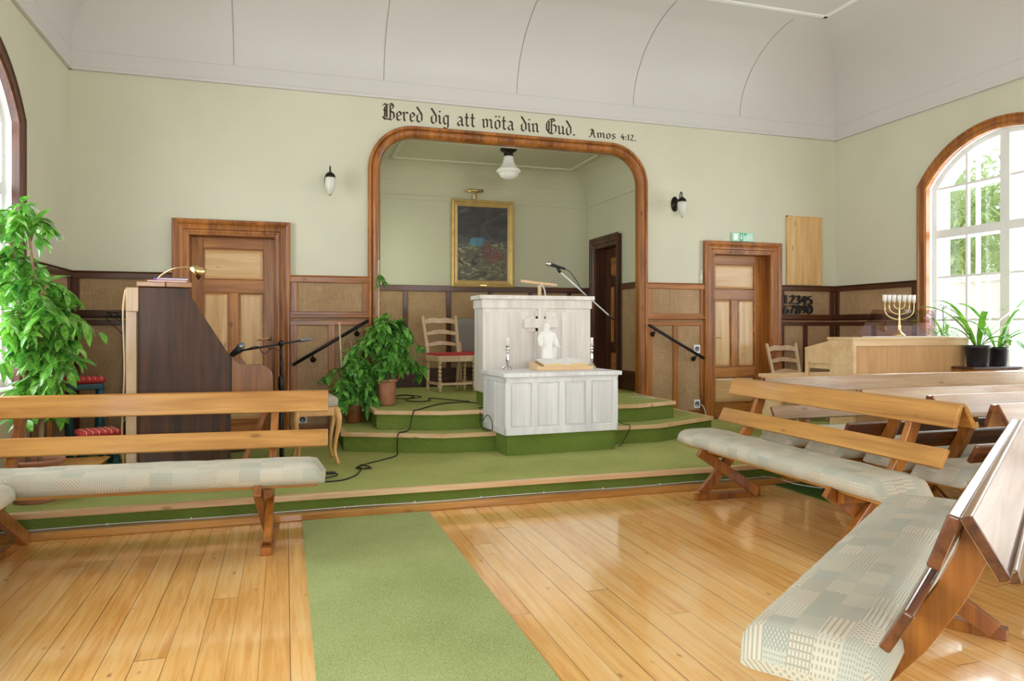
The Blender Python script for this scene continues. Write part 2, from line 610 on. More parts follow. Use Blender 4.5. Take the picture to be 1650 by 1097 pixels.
def mat_leaf(name, a, b, trans=0.25):
    t = NT(name)
    f = t.noise(t.coord(), 9.0, 2)
    f2 = t.noise(t.coord(), 60.0, 2)
    ff = t.math('ADD', t.math('MULTIPLY', f, 0.6), t.math('MULTIPLY', f2, 0.4))
    col = t.ramp(ff, [(0.36, srgb(*a)), (0.64, srgb(*b))])
    t.set(col, 0.27, coat=0.2)
    tr = t.n('ShaderNodeBsdfTranslucent')
    t.l(col, tr.inputs[0])
    mx = t.n('ShaderNodeMixShader')
    mx.inputs[0].default_value = trans
    t.l(t.b.outputs[0], mx.inputs[1])
    t.l(tr.outputs[0], mx.inputs[2])
    t.l(mx.outputs[0], t.t.nodes['Material Output'].inputs[0])
    return t.m


M['ficus'] = mat_leaf('ficus_leaf', (30, 96, 36), (142, 210, 92))
M['ficus_lit'] = mat_leaf('weeping_fig_leaf', (56, 132, 46), (146, 206, 86), 0.35)
M['strap'] = mat_leaf('strap_leaf', (60, 128, 36), (136, 192, 66), 0.3)
M['varieg'] = mat_leaf('variegated_leaf', (96, 150, 84), (206, 220, 186), 0.3)
M['tree_leaf'] = mat_leaf('garden_tree_leaf', (170, 198, 118), (222, 232, 176), 0.45)


def mat_glass(name, tint=(1, 1, 1, 1), refl=0.05):
    t = NT(name)
    tr = t.n('ShaderNodeBsdfTransparent')
    tr.inputs[0].default_value = tint
    gl = t.n('ShaderNodeBsdfGlossy')
    gl.inputs['Roughness'].default_value = 0.03
    fr = t.n('ShaderNodeLayerWeight')
    fr.inputs[0].default_value = 0.5
    mx = t.n('ShaderNodeMixShader')
    t.l(t.math('ADD', refl, t.math('MULTIPLY', t.math('POWER', fr.outputs['Facing'], 4.0), 0.5)), mx.inputs[0])
    t.l(tr.outputs[0], mx.inputs[1])
    t.l(gl.outputs[0], mx.inputs[2])
    t.l(mx.outputs[0], t.t.nodes['Material Output'].inputs[0])
    return t.m


M['glass'] = mat_glass('window_glass', (0.98, 0.99, 0.98, 1), 0.05)
M['perspex'] = mat_glass('tinted_perspex', (0.84, 0.72, 0.78, 1), 0.10)


def mat_painting():
    """a dim generic hillside: dark clouds above, pale stones and grass below, touches of blue and russet"""
    t = NT('oil_painting')
    co = t.coord()
    sp = t.n('ShaderNodeSeparateXYZ')
    t.l(co, sp.inputs[0])
    h = t.math('DIVIDE', t.math('ADD', sp.outputs[2], 0.5), 1.0)
    n1 = t.noise(t.mapping(co, (3.2, 3.2, 4.5)), 1.0, 5, 0.6, 1.5)
    n2 = t.noise(t.mapping(co, (5, 5, 11), (0, 0.4, 0)), 1.0, 5, 0.62, 2.2)
    n3 = t.noise(co, 7.0, 4, 0.6)
    sky = t.ramp(n1, [(0.36, srgb(14, 14, 11)), (0.55, srgb(50, 50, 43)), (0.74, srgb(112, 110, 100))])
    gnd = t.ramp(n2, [(0.34, srgb(18, 15, 9)), (0.47, srgb(88, 74, 48)), (0.55, srgb(78, 92, 40)), (0.62, srgb(150, 138, 110)), (0.7, srgb(196, 184, 156))])
    hf = t.ramp(t.math('ADD', h, t.math('MULTIPLY', t.math('SUBTRACT', n1, 0.5), 0.35)), [(0.46, (0, 0, 0, 1)), (0.54, (1, 1, 1, 1))])
    col = t.mix(hf, gnd, sky)
    for (x0, zc, sx, sz, c) in ((-0.05, 0.02, 0.16, 0.075, (74, 150, 172)), (0.16, -0.15, 0.18, 0.11, (132, 78, 60)), (0.05, -0.08, 0.09, 0.16, (104, 56, 44))):
        dx = t.math('DIVIDE', t.math('SUBTRACT', sp.outputs[0], x0), sx)
        dz = t.math('DIVIDE', t.math('SUBTRACT', sp.outputs[2], zc), sz)
        r = t.math('ADD', t.math('ADD', t.math('MULTIPLY', dx, dx), t.math('MULTIPLY', dz, dz)), t.math('MULTIPLY', t.math('SUBTRACT', n3, 0.5), 3.0))
        f = t.ramp(r, [(0.45, (0.85, 0.85, 0.85, 1)), (0.8, (0, 0, 0, 1))])
        shade = t.ramp(n2, [(0.35, tuple(x * 0.35 for x in srgb(*c)[:3]) + (1,)), (0.65, srgb(*c))])
        col = t.mix(f, col, shade)
    return t.set(col, 0.4, coat=0.1)


M['painting'] = mat_painting()

# ================================================================== SETTING
# ------------------------------------------------------------------ floor
mb = MB().box(XL - 0.3, XR + 0.3, YB - 0.3, YF + 0.2, -0.05, 0.0)
struct(mb.build('floor', M['floor']), 'varnished pine board floor with dark gaps between boards', 'floor')

# platform across the whole front, one step up
pf = MB().box(XL, XR, 4.945, YF, 0.0, PZ).build('floor_platform', M['carpet'])
struct(pf, 'low green carpeted platform across the front of the hall', 'platform')
rs = MB().box(XL, XR, 4.938, 4.946, 0.0, PZ - 0.03)
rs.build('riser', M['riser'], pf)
MB().box(XL, XR, 4.908, 4.955, PZ - 0.034, PZ + 0.003).build('nosing', M['nosing'], pf, 0.004)
MB().box(XL, XR, 4.868, 4.94, 0.0, 0.046).build('skirting', M['bench_x'], pf, 0.006)
# two tread stage in front of the arch


def tread(name, poly, z0, z1, label):
    b = MB().prism([(x, y, z0) for x, y in poly], (0, 0, z1 - z0 - 0.002))
    o = struct(b.build(name, M['carpet']), label, 'step')
    r = MB()
    nb = MB()
    n = len(poly)
    for i in range(n - 1):
        a, c = Vector(poly[i] + (0,)), Vector(poly[i + 1] + (0,))
        d = (c - a).normalized()
        nrm = Vector((d.y, -d.x, 0))
        for q, (lo, hi, off, th) in ((r, (z0 + 0.001, z1 - 0.03, 0.0, 0.006)), (nb, (z1 - 0.034, z1 + 0.002, -0.012, 0.04))):
            a2, c2 = a + nrm * off, c + nrm * off
            e = 0.012 if q is nb else 0.002
            p = [a2 - d * e, c2 + d * e, c2 + d * e + nrm * th, a2 - d * e + nrm * th]
            q.prism([(v.x, v.y, lo) for v in p], (0, 0, hi - lo))
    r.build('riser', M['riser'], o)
    nb.build('nosing', M['nosing'], o, 0.003)
    return o


tread('floor_step', [(0.50, YF), (0.50, 6.56), (1.31, 6.19), (3.41, 6.19), (4.235, 6.575), (4.235, YF)], PZ, S1, 'lower green carpeted step below the arch with pale wood edge')
tread('floor_stage', [(0.805, YF), (0.805, 6.68), (1.36, 6.455), (3.32, 6.455), (3.82, 6.625), (3.82, YF)], S1, S2, 'upper green carpeted step running back into the arched recess')

# ------------------------------------------------------------------ walls
def wall_grid(mb, rect, holes, place):
    """fill rect minus rectangular holes; place(t,z) -> 3D"""
    t0, t1, z0, z1 = rect
    ts = sorted({t0, t1} | {h[0] for h in holes} | {h[1] for h in holes})
    zs = sorted({z0, z1} | {h[2] for h in holes} | {h[3] for h in holes})
    for a, b in zip(ts, ts[1:]):
        for c, d in zip(zs, zs[1:]):
            tm, zm = (a + b) / 2, (c + d) / 2
            if any(h[0] < tm < h[1] and h[2] < zm < h[3] for h in holes):
                continue
            mb.quad(place(a, c), place(b, c), place(b, d), place(a, d))


WALL_H = 3.70
D1 = (-0.874, -0.096, PZ, 2.142)   # left door opening
D2 = (4.904, 5.694, PZ, 2.136)     # right door opening
AX0, AX1, AZ, AR = 0.925, 3.90, 3.245, 0.365   # arch opening
mb = MB()
pl = lambda t, z: (t, YF, z)
wall_grid(mb, (XL - 0.2, XR + 0.2, 0, WALL_H), [D1, D2, (AX0, AX1, 0, AZ)], pl)
for sx, cx in ((AX0, AX0 + AR), (AX1, AX1 - AR)):     # rounded upper corners of the arch
    sgn = 1 if cx > sx else -1
    arc = [(cx - sgn * AR * math.cos(a), AZ - AR + AR * math.sin(a)) for a in [PI / 2 * i / 12 for i in range(13)]]
    pts = [pl(sx, AZ)] + [pl(*q) for q in (arc if sgn < 0 else arc[::-1])]
    mb.add(pts, [tuple(range(len(pts)))])
wb = struct(mb.build('wall_back', M['wall']), 'pale green painted front wall with panelling and a wide round cornered arch', 'wall')
# thickness of the arch wall
arch_path = [(AX0, S2 - 0.34)] + [(AX0 + AR - AR * math.cos(a), AZ - AR + AR * math.sin(a)) for a in [PI / 2 * i / 14 for i in range(15)]] \
    + [(AX1 - AR + AR * math.sin(a), AZ - AR + AR * math.cos(a)) for a in [PI / 2 * i / 14 for i in range(15)]] + [(AX1, S2 - 0.34)]


def arch_frame(i):
    p0, p1 = Vector(arch_path[max(i - 1, 0)]), Vector(arch_path[min(i + 1, len(arch_path) - 1)])
    d = (p1 - p0).normalized()
    return Vector((-d.y, 0, d.x)), Vector((0, -1, 0))     # outwards from the opening, towards the room


prof = [(0.0, -0.05), (-0.012, -0.05), (-0.012, 0.0), (-0.012, 0.03), (0.0, 0.05), (0.018, 0.062), (0.04, 0.064), (0.058, 0.054), (0.066, 0.04), (0.07, 0.03),
        (0.074, 0.04), (0.082, 0.046), (0.1, 0.046), (0.108, 0.036), (0.11, 0.0)]
mb = MB().sweep([(x, YF, z) for x, z in arch_path], prof, arch_frame)
ar = struct(fix_normals(mb.build('trim_1', M['trim_z'])), 'broad varnished wood moulding around the rounded arch', 'arch moulding')

# side walls with arched windows
WH, WZ0, WSP, WAP = 0.83, 0.82, 2.755, 3.205    # half width, sill, spring line, crown of the window openings


def arc_of(h, zs, za, n=16):
    rise = za - zs
    rad = (h * h + rise * rise) / (2 * rise)
    a0 = math.asin(h / rad)
    return [(rad * math.sin(a), za - rad + rad * math.cos(a)) for a in [-a0 + 2 * a0 * i / n for i in range(n + 1)]]


def side_wall(name, X, sgn, label):
    """sgn=+1: the room lies at X-; -1: the room lies at X+"""
    mb = MB()
    pl = (lambda t, z: (X, t, z)) if sgn > 0 else (lambda t, z: (X, -t, z))
    ys = [y if sgn > 0 else -y for y in WIN_Y]
    lim = (YB - 0.2, YF + 0.2) if sgn > 0 else (-YF - 0.2, -YB + 0.2)
    wall_grid(mb, (lim[0], lim[1], 0, WALL_H), [(y - WH, y + WH, WZ0, WAP) for y in ys], pl)
    for y in ys:
        arc = arc_of(WH, WSP, WAP)
        for i in range(len(arc) - 1):
            (a, za), (b, zb) = arc[i], arc[i + 1]
            mb.quad(pl(y + a, za), pl(y + b, zb), pl(y + b, WAP), pl(y + a, WAP))
    return struct(fix_normals(mb.build(name, M['wall'])), label, 'wall')


wr = side_wall('wall_right', XR, 1, 'pale green side wall with the arched window beside the organ')
wl = side_wall('wall_left', XL, -1, 'pale green side wall with an arched window behind the weeping fig')
mb = MB()
RW = [(-0.25, 1.45, 0.9, 3.0), (3.35, 5.05, 0.9, 3.0)]
wall_grid(mb, (XL - 0.2, XR + 0.2, 0, WALL_H), RW, lambda t, z: (t, YB, z))
struct(mb.build('wall_rear', M['wall']), 'plain rear wall with two tall windows', 'wall')

# ------------------------------------------------------------------ coved ceiling
CB0, CB1, CW, CT = 3.645, 3.80, 1.085, 4.595     # band bottom, band top, cove width, flat ceiling height


def cove_prof(n=14):
    return [(0.0, CB0), (0.0, CB1)] + [(CW * (1 - math.cos(a)), CB1 + (CT - CB1) * math.sin(a)) for a in [PI / 2 * i / n for i in range(1, n + 1)]]


mb = MB()
P = cove_prof()
ins = 0.022                                     # the band stands a little proud of the wall
for side in range(4):
    for (d0, z0), (d1, z1) in zip(P, P[1:]):
        d0 += ins; d1 += ins
        c0 = [(XL + d0, YF - d0), (XR - d0, YF - d0), (XR - d0, YB + d0), (XL + d0, YB + d0)]
        c1 = [(XL + d1, YF - d1), (XR - d1, YF - d1), (XR - d1, YB + d1), (XL + d1, YB + d1)]
        a, b = side, (side + 1) % 4
        mb.quad(c0[a] + (z0,), c0[b] + (z0,), c1[b] + (z1,), c1[a] + (z1,), True)
d = CW + ins
mb.quad((XL + d, YF - d, CT), (XR - d, YF - d, CT), (XR - d, YB + d, CT), (XL + d, YB + d, CT))
import bmesh
ce = mb.build('ceiling', M['ceiling'])
bm = bmesh.new()
bm.from_mesh(ce.data)
bmesh.ops.remove_doubles(bm, verts=bm.verts, dist=0.0005)
for e in bm.edges:
    if len(e.link_faces) == 2 and e.calc_face_angle(0) > R(20):
        e.smooth = False
bm.to_mesh(ce.data)
bm.free()
struct(ce, 'white coved ceiling rising from a flat band to a level centre', 'ceiling')
mb = MB()                                        # joints of the ceiling sheets
for x in (-0.473, 0.976, 2.42, 3.826, 5.25):
    pts = [(x, YF - ins - dd - 0.0025 * math.cos(0), zz - 0.0015) for dd, zz in P[1:-1]]
    mb.tube(pts, 0.0018, 5)
mb.build('sheet_joint', M['seam'], ce)
mb = MB()
for y0, y1, x0, x1 in ((YF - d - 0.05, YF - d, XL + d, XR - d),):
    mb.box(x0, x1, y0, y1, CT - 0.012, CT + 0.01)
for x0, x1 in ((XL + d, XL + d + 0.05), (XR - d - 0.05, XR - d)):
    mb.box(x0, x1, YB + d, YF - d, CT - 0.012, CT + 0.01)
mb.build('ceiling_border', M['white'], ce, 0.004)
# thin cornice bead under the band
mb = MB()
for z0, z1, pr in ((3.615, 3.648, 0.035), (CB1 - 0.006, CB1 + 0.004, 0.026)):
    mb.box(XL, XR, YF - pr, YF, z0, z1)
    mb.box(XR - pr, XR, YB, YF, z0, z1)
    mb.box(XL, XL + pr, YB, YF, z0, z1)
struct(mb.build('trim_2', M['ceiling'], None, 0.006), 'slim cream bead where the walls meet the coved ceiling', 'cornice')

# ------------------------------------------------------------------ alcove behind the arch
LX0, LX1, LY = 0.86, 3.97, 9.2
mb = MB()
z1 = 2.94
D3 = (8.24, 8.86, S2, 2.29)                      # door on the right wall of the alcove
mb.quad((LX0, YF + 0.05, S2), (LX0, LY, S2), (LX0, LY, z1), (LX0, YF + 0.05, z1))
mb.quad((LX0, LY, S2), (LX1, LY, S2), (LX1, LY, z1), (LX0, LY, z1))
wall_grid(mb, (YF + 0.05, LY, S2, z1), [D3], lambda t, z: (LX1, t, z))
for x0, x1 in ((LX0 - 0.02, AX0), (AX1, LX1 + 0.02)):
    mb.quad((x0, YF + 0.05, S2), (x1, YF + 0.05, S2), (x1, YF + 0.05, z1), (x0, YF + 0.05, z1))
AC = 0.38                                        # cove of the alcove
for i in range(10):
    a, b = PI / 2 * i / 10, PI / 2 * (i + 1) / 10
    d0, e0, d1, e1 = AC * (1 - math.cos(a)), z1 + AC * math.sin(a), AC * (1 - math.cos(b)), z1 + AC * math.sin(b)
    mb.quad((LX0 + d0, YF + 0.05, e0), (LX0 + d0, LY - d0, e0), (LX0 + d1, LY - d1, e1), (LX0 + d1, YF + 0.05, e1), True)
    mb.quad((LX0 + d0, LY - d0, e0), (LX1 - d0, LY - d0, e0), (LX1 - d1, LY - d1, e1), (LX0 + d1, LY - d1, e1), True)
    mb.quad((LX1 - d0, LY - d0, e0), (LX1 - d0, YF + 0.05, e0), (LX1 - d1, YF + 0.05, e1), (LX1 - d1, LY - d1, e1), True)
wa = struct(mb.build('wall_alcove', M['wall_green']), 'pale green walls of the arched recess, curving into its ceiling', 'wall')
mb = MB()
mb.box(LX0, LX1, LY - 0.012, LY, z1 - 0.06, z1)
mb.box(LX1 - 0.012, LX1, YF + 0.05, LY, z1 - 0.06, z1)
mb.build('picture_rail', M['wall_green'], wa, 0.004)
w9 = MB()  # unseen frame added to go with the recess lamp
for r4 in ((8.06, 8.12, 1.4, 2.5), (8.78, 8.84, 1.4, 2.5), (8.06, 8.84, 1.4, 1.46), (8.06, 8.84, 2.44, 2.5)):
    w9.box(LX0, LX0 + 0.05, *r4)
struct(w9.build('window_9', M['white']), 'white frame added around the unseen lamp of the arched recess', 'window')
ACZ = z1 + AC
mb = MB().quad((LX0 + AC, YF + 0.05, ACZ), (LX1 - AC, YF + 0.05, ACZ), (LX1 - AC, LY - AC, ACZ), (LX0 + AC, LY - AC, ACZ))
mb.quad((LX0, YF + 0.2, z1 - 0.02), (LX1, YF + 0.2, z1 - 0.02), (LX1, YF + 0.05, ACZ), (LX0, YF + 0.05, ACZ))
mb.v, mb.f, mb.s = mb.v[:4], mb.f[:1], mb.s[:1]
# wall above the arch, inside the recess
ac = struct(mb.build('ceiling_alcove', M['wall_green']), 'flat ceiling of the arched recess inside a thin border', 'ceiling')
mb = MB()
for x0, x1, y0, y1 in ((LX0 + AC - 0.02, LX0 + AC + 0.03, YF + 0.33, LY - AC), (LX1 - AC - 0.03, LX1 - AC + 0.02, YF + 0.33, LY - AC), (LX0 + AC, LX1 - AC, LY - AC - 0.03, LY - AC + 0.02), (LX0 + AC, LX1 - AC, YF + 0.33, YF + 0.38)):
    mb.box(x0, x1, y0, y1, ACZ - 0.016, ACZ + 0.004)
mb.build('ceiling_border', M['wall'], ac, 0.005)
mb = MB()
wall_grid(mb, (LX0 - 0.1, LX1 + 0.1, 2.5, ACZ + 0.1), [(AX0 - 0.012, AX1 + 0.012, 2.4, AZ + 0.012)], lambda t, z: (t, YF + 0.05, z))
mb.build('lintel_face', M['wall_green'], wa)
MB().box(LX0, LX1, YF, LY, S2 - 0.05, S2 - 0.001).build('alcove_floor', M['carpet'], wa)

# ------------------------------------------------------------------ wainscot
def wainscot(parent, place, t0, t1, up_stiles, low_stiles, zb, mats, top=1.76, base=0.12):
    """place(t, z, out) -> 3D; builds hessian panels with a framed timber grid in front of them"""
    pan, rail, stile = MB(), MB(), MB()

    def bx(m, a, b, c, d, o0, o1):
        p = [place(a, c, o0), place(b, d, o1)]
        m.box(p[0][0], p[1][0], p[0][1], p[1][1], p[0][2], p[1][2])
    bx(pan, t0, t1, zb, top, 0.0, 0.012)
    bx(rail, t0, t1, top - 0.058, top, 0, 0.04)
    bx(rail, t0, t1, top + 0.0, top + 0.012, 0, 0.05)
    bx(rail, t0, t1, 1.375, 1.412, 0, 0.03)
    bx(rail, t0, t1, 1.35, 1.377, 0, 0.048)
    bx(rail, t0, t1, 1.335, 1.352, 0, 0.02)
    bx(rail, t0, t1, 1.272, 1.322, 0, 0.03)
    bx(rail, t0, t1, zb, zb + base, 0, 0.03)
    for s in up_stiles:
        bx(stile, s - 0.032, s + 0.032, 1.40, top - 0.05, 0, 0.028)
    for s in low_stiles:
        bx(stile, s - 0.032, s + 0.032, zb + base - 0.01, 1.28, 0, 0.028)
    pan.build('wainscot_panel', M['hessian'], parent)
    rail.build('wainscot_rail', mats[0], parent, 0.005)
    stile.build('wainscot_stile', mats[1], parent, 0.005)


front = lambda t, z, o: (t, YF - o, z)
wainscot(wb, front, XL, D1[0] - 0.12, (XL + 0.06, D1[0] - 0.17), (XL + 0.06, -1.41), PZ, (M['dark_x'], M['dark_z']))
wainscot(wb, front, D1[1] + 0.13, AX0 - 0.09, (D1[1] + 0.18, AX0 - 0.13), (D1[1] + 0.18, 0.45, AX0 - 0.13), PZ, (M['trim_x'], M['trim_z']))
wainscot(wb, front, AX1 + 0.09, D2[0] - 0.13, (AX1 + 0.14, D2[0] - 0.165), (AX1 + 0.14, 4.376, D2[0] - 0.165), PZ, (M['trim_x'], M['trim_z']))
wainscot(wb, front, D2[1] + 0.13, XR, (D2[1] + 0.165, XR - 0.07), (D2[1] + 0.165, 6.207, XR - 0.07), PZ, (M['dark_x'], M['dark_z']))
wainscot(wr, lambda t, z, o: (XR - o, t, z), 5.33 + 0.93, YF, (YF - 0.06, 6.32), (YF - 0.06, 6.9, 6.32), PZ, (M['dark_y'], M['dark_z']))
wainscot(wr, lambda t, z, o: (XR - o, t, z), 2.05 + 0.93, 5.33 - 0.93, (3.1, 4.3), (3.1, 3.7, 4.3), 0, (M['dark_y'], M['dark_z']))
wainscot(wl, lambda t, z, o: (XL + o, t, z), 5.33 + 0.90, YF, (YF - 0.06, 6.4), (YF - 0.06, 6.95, 6.4), PZ, (M['dark_y'], M['dark_z']))
wainscot(wl, lambda t, z, o: (XL + o, t, z), 2.05 + 0.93, 5.33 - 0.93, (3.1, 4.3), (3.1, 3.7, 4.3), 0, (M['dark_y'], M['dark_z']))


def alcove_wainscot(place, t0, t1, stiles, mats):
    pan, rail, st = MB(), MB(), MB()

    def bx(m, a, b, c, d, o0, o1):
        p = [place(a, c, o0), place(b, d, o1)]
        m.box(p[0][0], p[1][0], p[0][1], p[1][1], p[0][2], p[1][2])
    bx(pan, t0, t1, S2, 1.79, 0, 0.012)
    bx(rail, t0, t1, 1.715, 1.79, 0, 0.04)
    bx(rail, t0, t1, S2, S2 + 0.24, 0, 0.03)
    for s in stiles:
        bx(st, s - 0.03, s + 0.03, S2 + 0.2, 1.73, 0, 0.028)
    pan.build('wainscot_panel', M['hessian'], wa)
    rail.build('wainscot_rail', mats[0], wa, 0.005)
    st.build('wainscot_stile', mats[1], wa, 0.005)


alcove_wainscot(lambda t, z, o: (t, LY - o, z), LX0, LX1, [0.92, 1.46, 2.02, 2.58, 3.14, 3.7], (M['dark_x'], M['dark_z']))
alcove_wainscot(lambda t, z, o: (LX1 - o, t, z), YF + 0.05, D3[0] - 0.1, [YF + 0.09, D3[0] - 0.13], (M['dark_y'], M['dark_z']))
alcove_wainscot(lambda t, z, o: (LX1 - o, t, z), D3[1] + 0.1, LY, [D3[1] + 0.13, LY - 0.05], (M['dark_y'], M['dark_z']))
alcove_wainscot(lambda t, z, o: (LX0 + o, t, z), YF + 0.05, LY, [YF + 0.09, 8.3, LY - 0.05], (M['dark_y'], M['dark_z']))


# ------------------------------------------------------------------ doors
def door(name, label, place, w, h, mats, depth=0.16, cw=0.148, handle=0, dark=False):
    """place: 4x4 matrix; local x along the wall from the left jamb, local -y into the room, z from the sill"""
    root = new_obj(name, None)
    root.matrix_world = place
    tag(root, label, 'door', kind='structure')
    mx, mz, mp, mpx = mats
    # moulded casing, mitred
    prof = [(0.0, 0.0), (0.0, 0.022), (0.02, 0.026), (0.03, 0.03), (0.045, 0.03), (0.055, 0.042), (0.075, 0.046), (0.095, 0.04), (0.105, 0.05), (0.125, 0.058), (0.14, 0.056), (cw, 0.046), (cw, 0.0)]
    path = [Vector((0, 0, 0)), Vector((0, 0, h)), Vector((w, 0, h)), Vector((w, 0, 0))]
    dirs = [Vector((-1, 0, 0)), Vector((-1, 0, 1)), Vector((1, 0, 1)), Vector((1, 0, 0))]
    c = MB().sweep(path, prof, lambda i: (dirs[i], Vector((0, -1, 0))))
    fix_normals(c.build('casing', mz, root))
    j = MB()
    j.box(-0.02, 0.0, 0.0, depth + 0.05, 0, h)
    j.box(w, w + 0.02, 0.0, depth + 0.05, 0, h)
    j.box(-0.02, w + 0.02, 0.0, depth + 0.05, h, h + 0.02)
    j.box(0, w, 0.0, depth + 0.05, -0.01, 0.012)
    j.build('jamb', mz, root)
    lf = new_obj('leaf', None, root)
    y0, y1 = depth, depth + 0.04
    sw = 0.105
    zr = [(0.0, 0.17), (h * 0.245, h * 0.31), (h * 0.725, h * 0.79), (h - 0.11, h)]
    st = MB()
    st.box(0.0, sw, y0, y1, 0.0, h)
    st.box(w - sw, w, y0, y1, 0.0, h)
    st.box(w / 2 - 0.045, w / 2 + 0.045, y0, y1, zr[1][1], zr[2][0])
    st.build('stile', M['door_z'] if not dark else mz, lf, 0.004)
    rl = MB()
    for a, b in zr:
        rl.box(sw, w - sw, y0 + 0.0005, y1, a, b)
    rl.build('rail', M['door_x'] if not dark else mx, lf, 0.004)
    cells = [(sw, w - sw, zr[0][1], zr[1][0], mpx), (sw, w / 2 - 0.045, zr[1][1], zr[2][0], mp), (w / 2 + 0.045, w - sw, zr[1][1], zr[2][0], mp), (sw, w - sw, zr[2][1], zr[3][0], mpx)]
    for (a, b, c0, c1, m) in cells:
        p = MB().box(a, b, y0 + 0.022, y1, c0, c1)
        g = 0.035
        p.add([(a, y0 + 0.02, c0), (b, y0 + 0.02, c0), (b, y0 + 0.02, c1), (a, y0 + 0.02, c1), (a + g, y0 + 0.01, c0 + g), (b - g, y0 + 0.01, c0 + g), (b - g, y0 + 0.01, c1 - g), (a + g, y0 + 0.01, c1 - g)],
              [(0, 1, 5, 4), (1, 2, 6, 5), (2, 3, 7, 6), (3, 0, 4, 7), (4, 5, 6, 7)])
        q = 0.012
        mo = MB()
        mo.box(a, b, y0 - 0.003, y0 + 0.02, c0, c0 + q).box(a, b, y0 - 0.003, y0 + 0.02, c1 - q, c1).box(a, a + q, y0 - 0.003, y0 + 0.02, c0, c1).box(b - q, b, y0 - 0.003, y0 + 0.02, c0, c1)
        po = p.build('panel', m, lf)
        if not dark:
            tag(po, 'pale pine panel')
        mo.build('panel_bead', mx, po, 0.003)
    if handle:
        hx = w - 0.052 if handle > 0 else 0.052
        s = -1 if handle > 0 else 1
        hz = 0.985
        hb = MB()
        rot = Matrix.Rotation(R(90), 3, 'X')
        for dz in (0, -0.085):
            hb.lathe([(0.0, 0), (0.022, 0), (0.022, 0.006), (0.012, 0.012), (0.0, 0.012)], (hx, y0, hz + dz), 18, False, rot)
        hb.tube([(hx, y0 - 0.004, hz), (hx, y0 - 0.045, hz)], 0.008, 10)
        tag(hb.build('handle_plate', M['brass'], lf), 'round brass rose and keyhole')
        hl = MB().tube([(hx, y0 - 0.045, hz), (hx + s * 0.03, y0 - 0.048, hz - 0.003), (hx + s * 0.115, y0 - 0.045, hz - 0.018)], [0.009, 0.011, 0.008], 10)
        hl.build('handle', M['pine_x'], lf)
    return root


mats = (M['trim_x'], M['trim_z'], M['pine_z'], M['pine_x'])
door('door_1', 'panelled pine door with orange brown frame behind the piano', Matrix.Translation((D1[0], YF, PZ)), D1[1] - D1[0], D1[3] - PZ, mats, handle=1)
door('door_2', 'panelled pine door under the green exit sign', Matrix.Translation((D2[0], YF, PZ)), D2[1] - D2[0], D2[3] - PZ, mats, depth=0.15, handle=-1)
mats = (M['dark_y'], M['dark_z'], M['door_z'], M['door_x'])
door('door_3', 'dark panelled door on the right wall of the arched recess', Matrix.Translation((LX1, D3[1], S2)) @ Matrix.Rotation(R(-90), 4, 'Z'), D3[1] - D3[0], D3[3] - S2, mats, depth=0.13, cw=0.12, handle=0, dark=True)


# ------------------------------------------------------------------ windows
def window(name, label, X, yc, sgn):
    """arched double casement; sgn=+1 for the right wall. Local: x along the wall (+x is +Y world on the right wall), -y into the room"""
    root = new_obj(name, None)
    root.matrix_world = Matrix.Translation((X, yc, 0)) @ Matrix.Rotation(R(-90) if sgn > 0 else R(90), 4, 'Z')
    tag(root, label, 'window', kind='structure')
    arc = arc_of(WH, WSP, WAP, 20)
    path = [Vector((-WH, 0, WZ0))] + [Vector((a, 0, z)) for a, z in arc] + [Vector((WH, 0, WZ0))]
    cz = Vector((0, 0, 1.9))

    def fr(i):
        if i == 0: return Vector((-1, 0, 0)), Vector((0, -1, 0))
        if i == len(path) - 1: return Vector((1, 0, 0)), Vector((0, -1, 0))
        rad = Vector((path[i].x, 0, path[i].z - (WAP - (WH ** 2 + (WAP - WSP) ** 2) / (2 * (WAP - WSP))))).normalized()
        if i in (1, len(path) - 2):
            s = -1 if i == 1 else 1
            rad = Vector((s, 0, 0.36))
        return rad, Vector((0, -1, 0))
    prof = [(-0.005, -0.02), (-0.005, 0.03), (0.01, 0.045), (0.03, 0.045), (0.04, 0.036), (0.075, 0.04), (0.09, 0.05), (0.108, 0.044), (0.112, 0.0)]
    fix_normals(MB().sweep(path, prof, fr).build('casing', M['dark_z'] if sgn < 0 else M['trim_z'], root))
    fix_normals(MB().sweep(path, [(0.0, 0.0), (-0.004, 0.0), (-0.004, -0.30), (0.0, -0.30)], fr).build('reveal', M['white'], root))
    MB().box(-WH - 0.05, WH + 0.05, -0.06, 0.10, WZ0 - 0.04, WZ0).build('sill', M['white'], root, 0.006)

    def sash(y, t, nm):
        fm = MB()
        p2 = [q for q in path]
        fm.sweep(p2, [(0.0, -y - t), (-0.05, -y - t), (-0.05, -y), (0.0, -y)], fr)
        fm.box(-WH, WH, y, y + t, WZ0, WZ0 + 0.06)
        fm.box(-0.05, 0.05, y - 0.004, y + t, WZ0, WAP - 0.02)
        fm.box(-WH, WH, y - 0.002, y + t, 2.21, 2.30)
        f = fix_normals(fm.build(nm, M['white'], root))
        br = MB()
        for s in (-1, 1):
            c = s * 0.425
            zt = next(z for a, z in arc if a >= c) if s < 0 else next(z for a, z in arc[::-1] if a <= c)
            br.box(c - 0.013, c + 0.013, y + 0.004, y + t - 0.004, WZ0, zt - 0.02)
        for z in (1.33, 1.79, 2.745):
            br.box(-WH + 0.03, WH - 0.03, y + 0.005, y + t - 0.005, z - 0.013, z + 0.013)
        br.build('glazing_bar', M['white'], f)
        gp = MB()
        pts = [(-WH, y + t / 2, WZ0)] + [(a, y + t / 2, z) for a, z in arc] + [(WH, y + t / 2, WZ0)]
        gp.add(pts, [tuple(range(len(pts)))])
        gp.build('glass_pane', M['glass'], f)
    sash(0.07, 0.045, 'inner_sash')
    sash(0.21, 0.045, 'outer_sash')
    return root


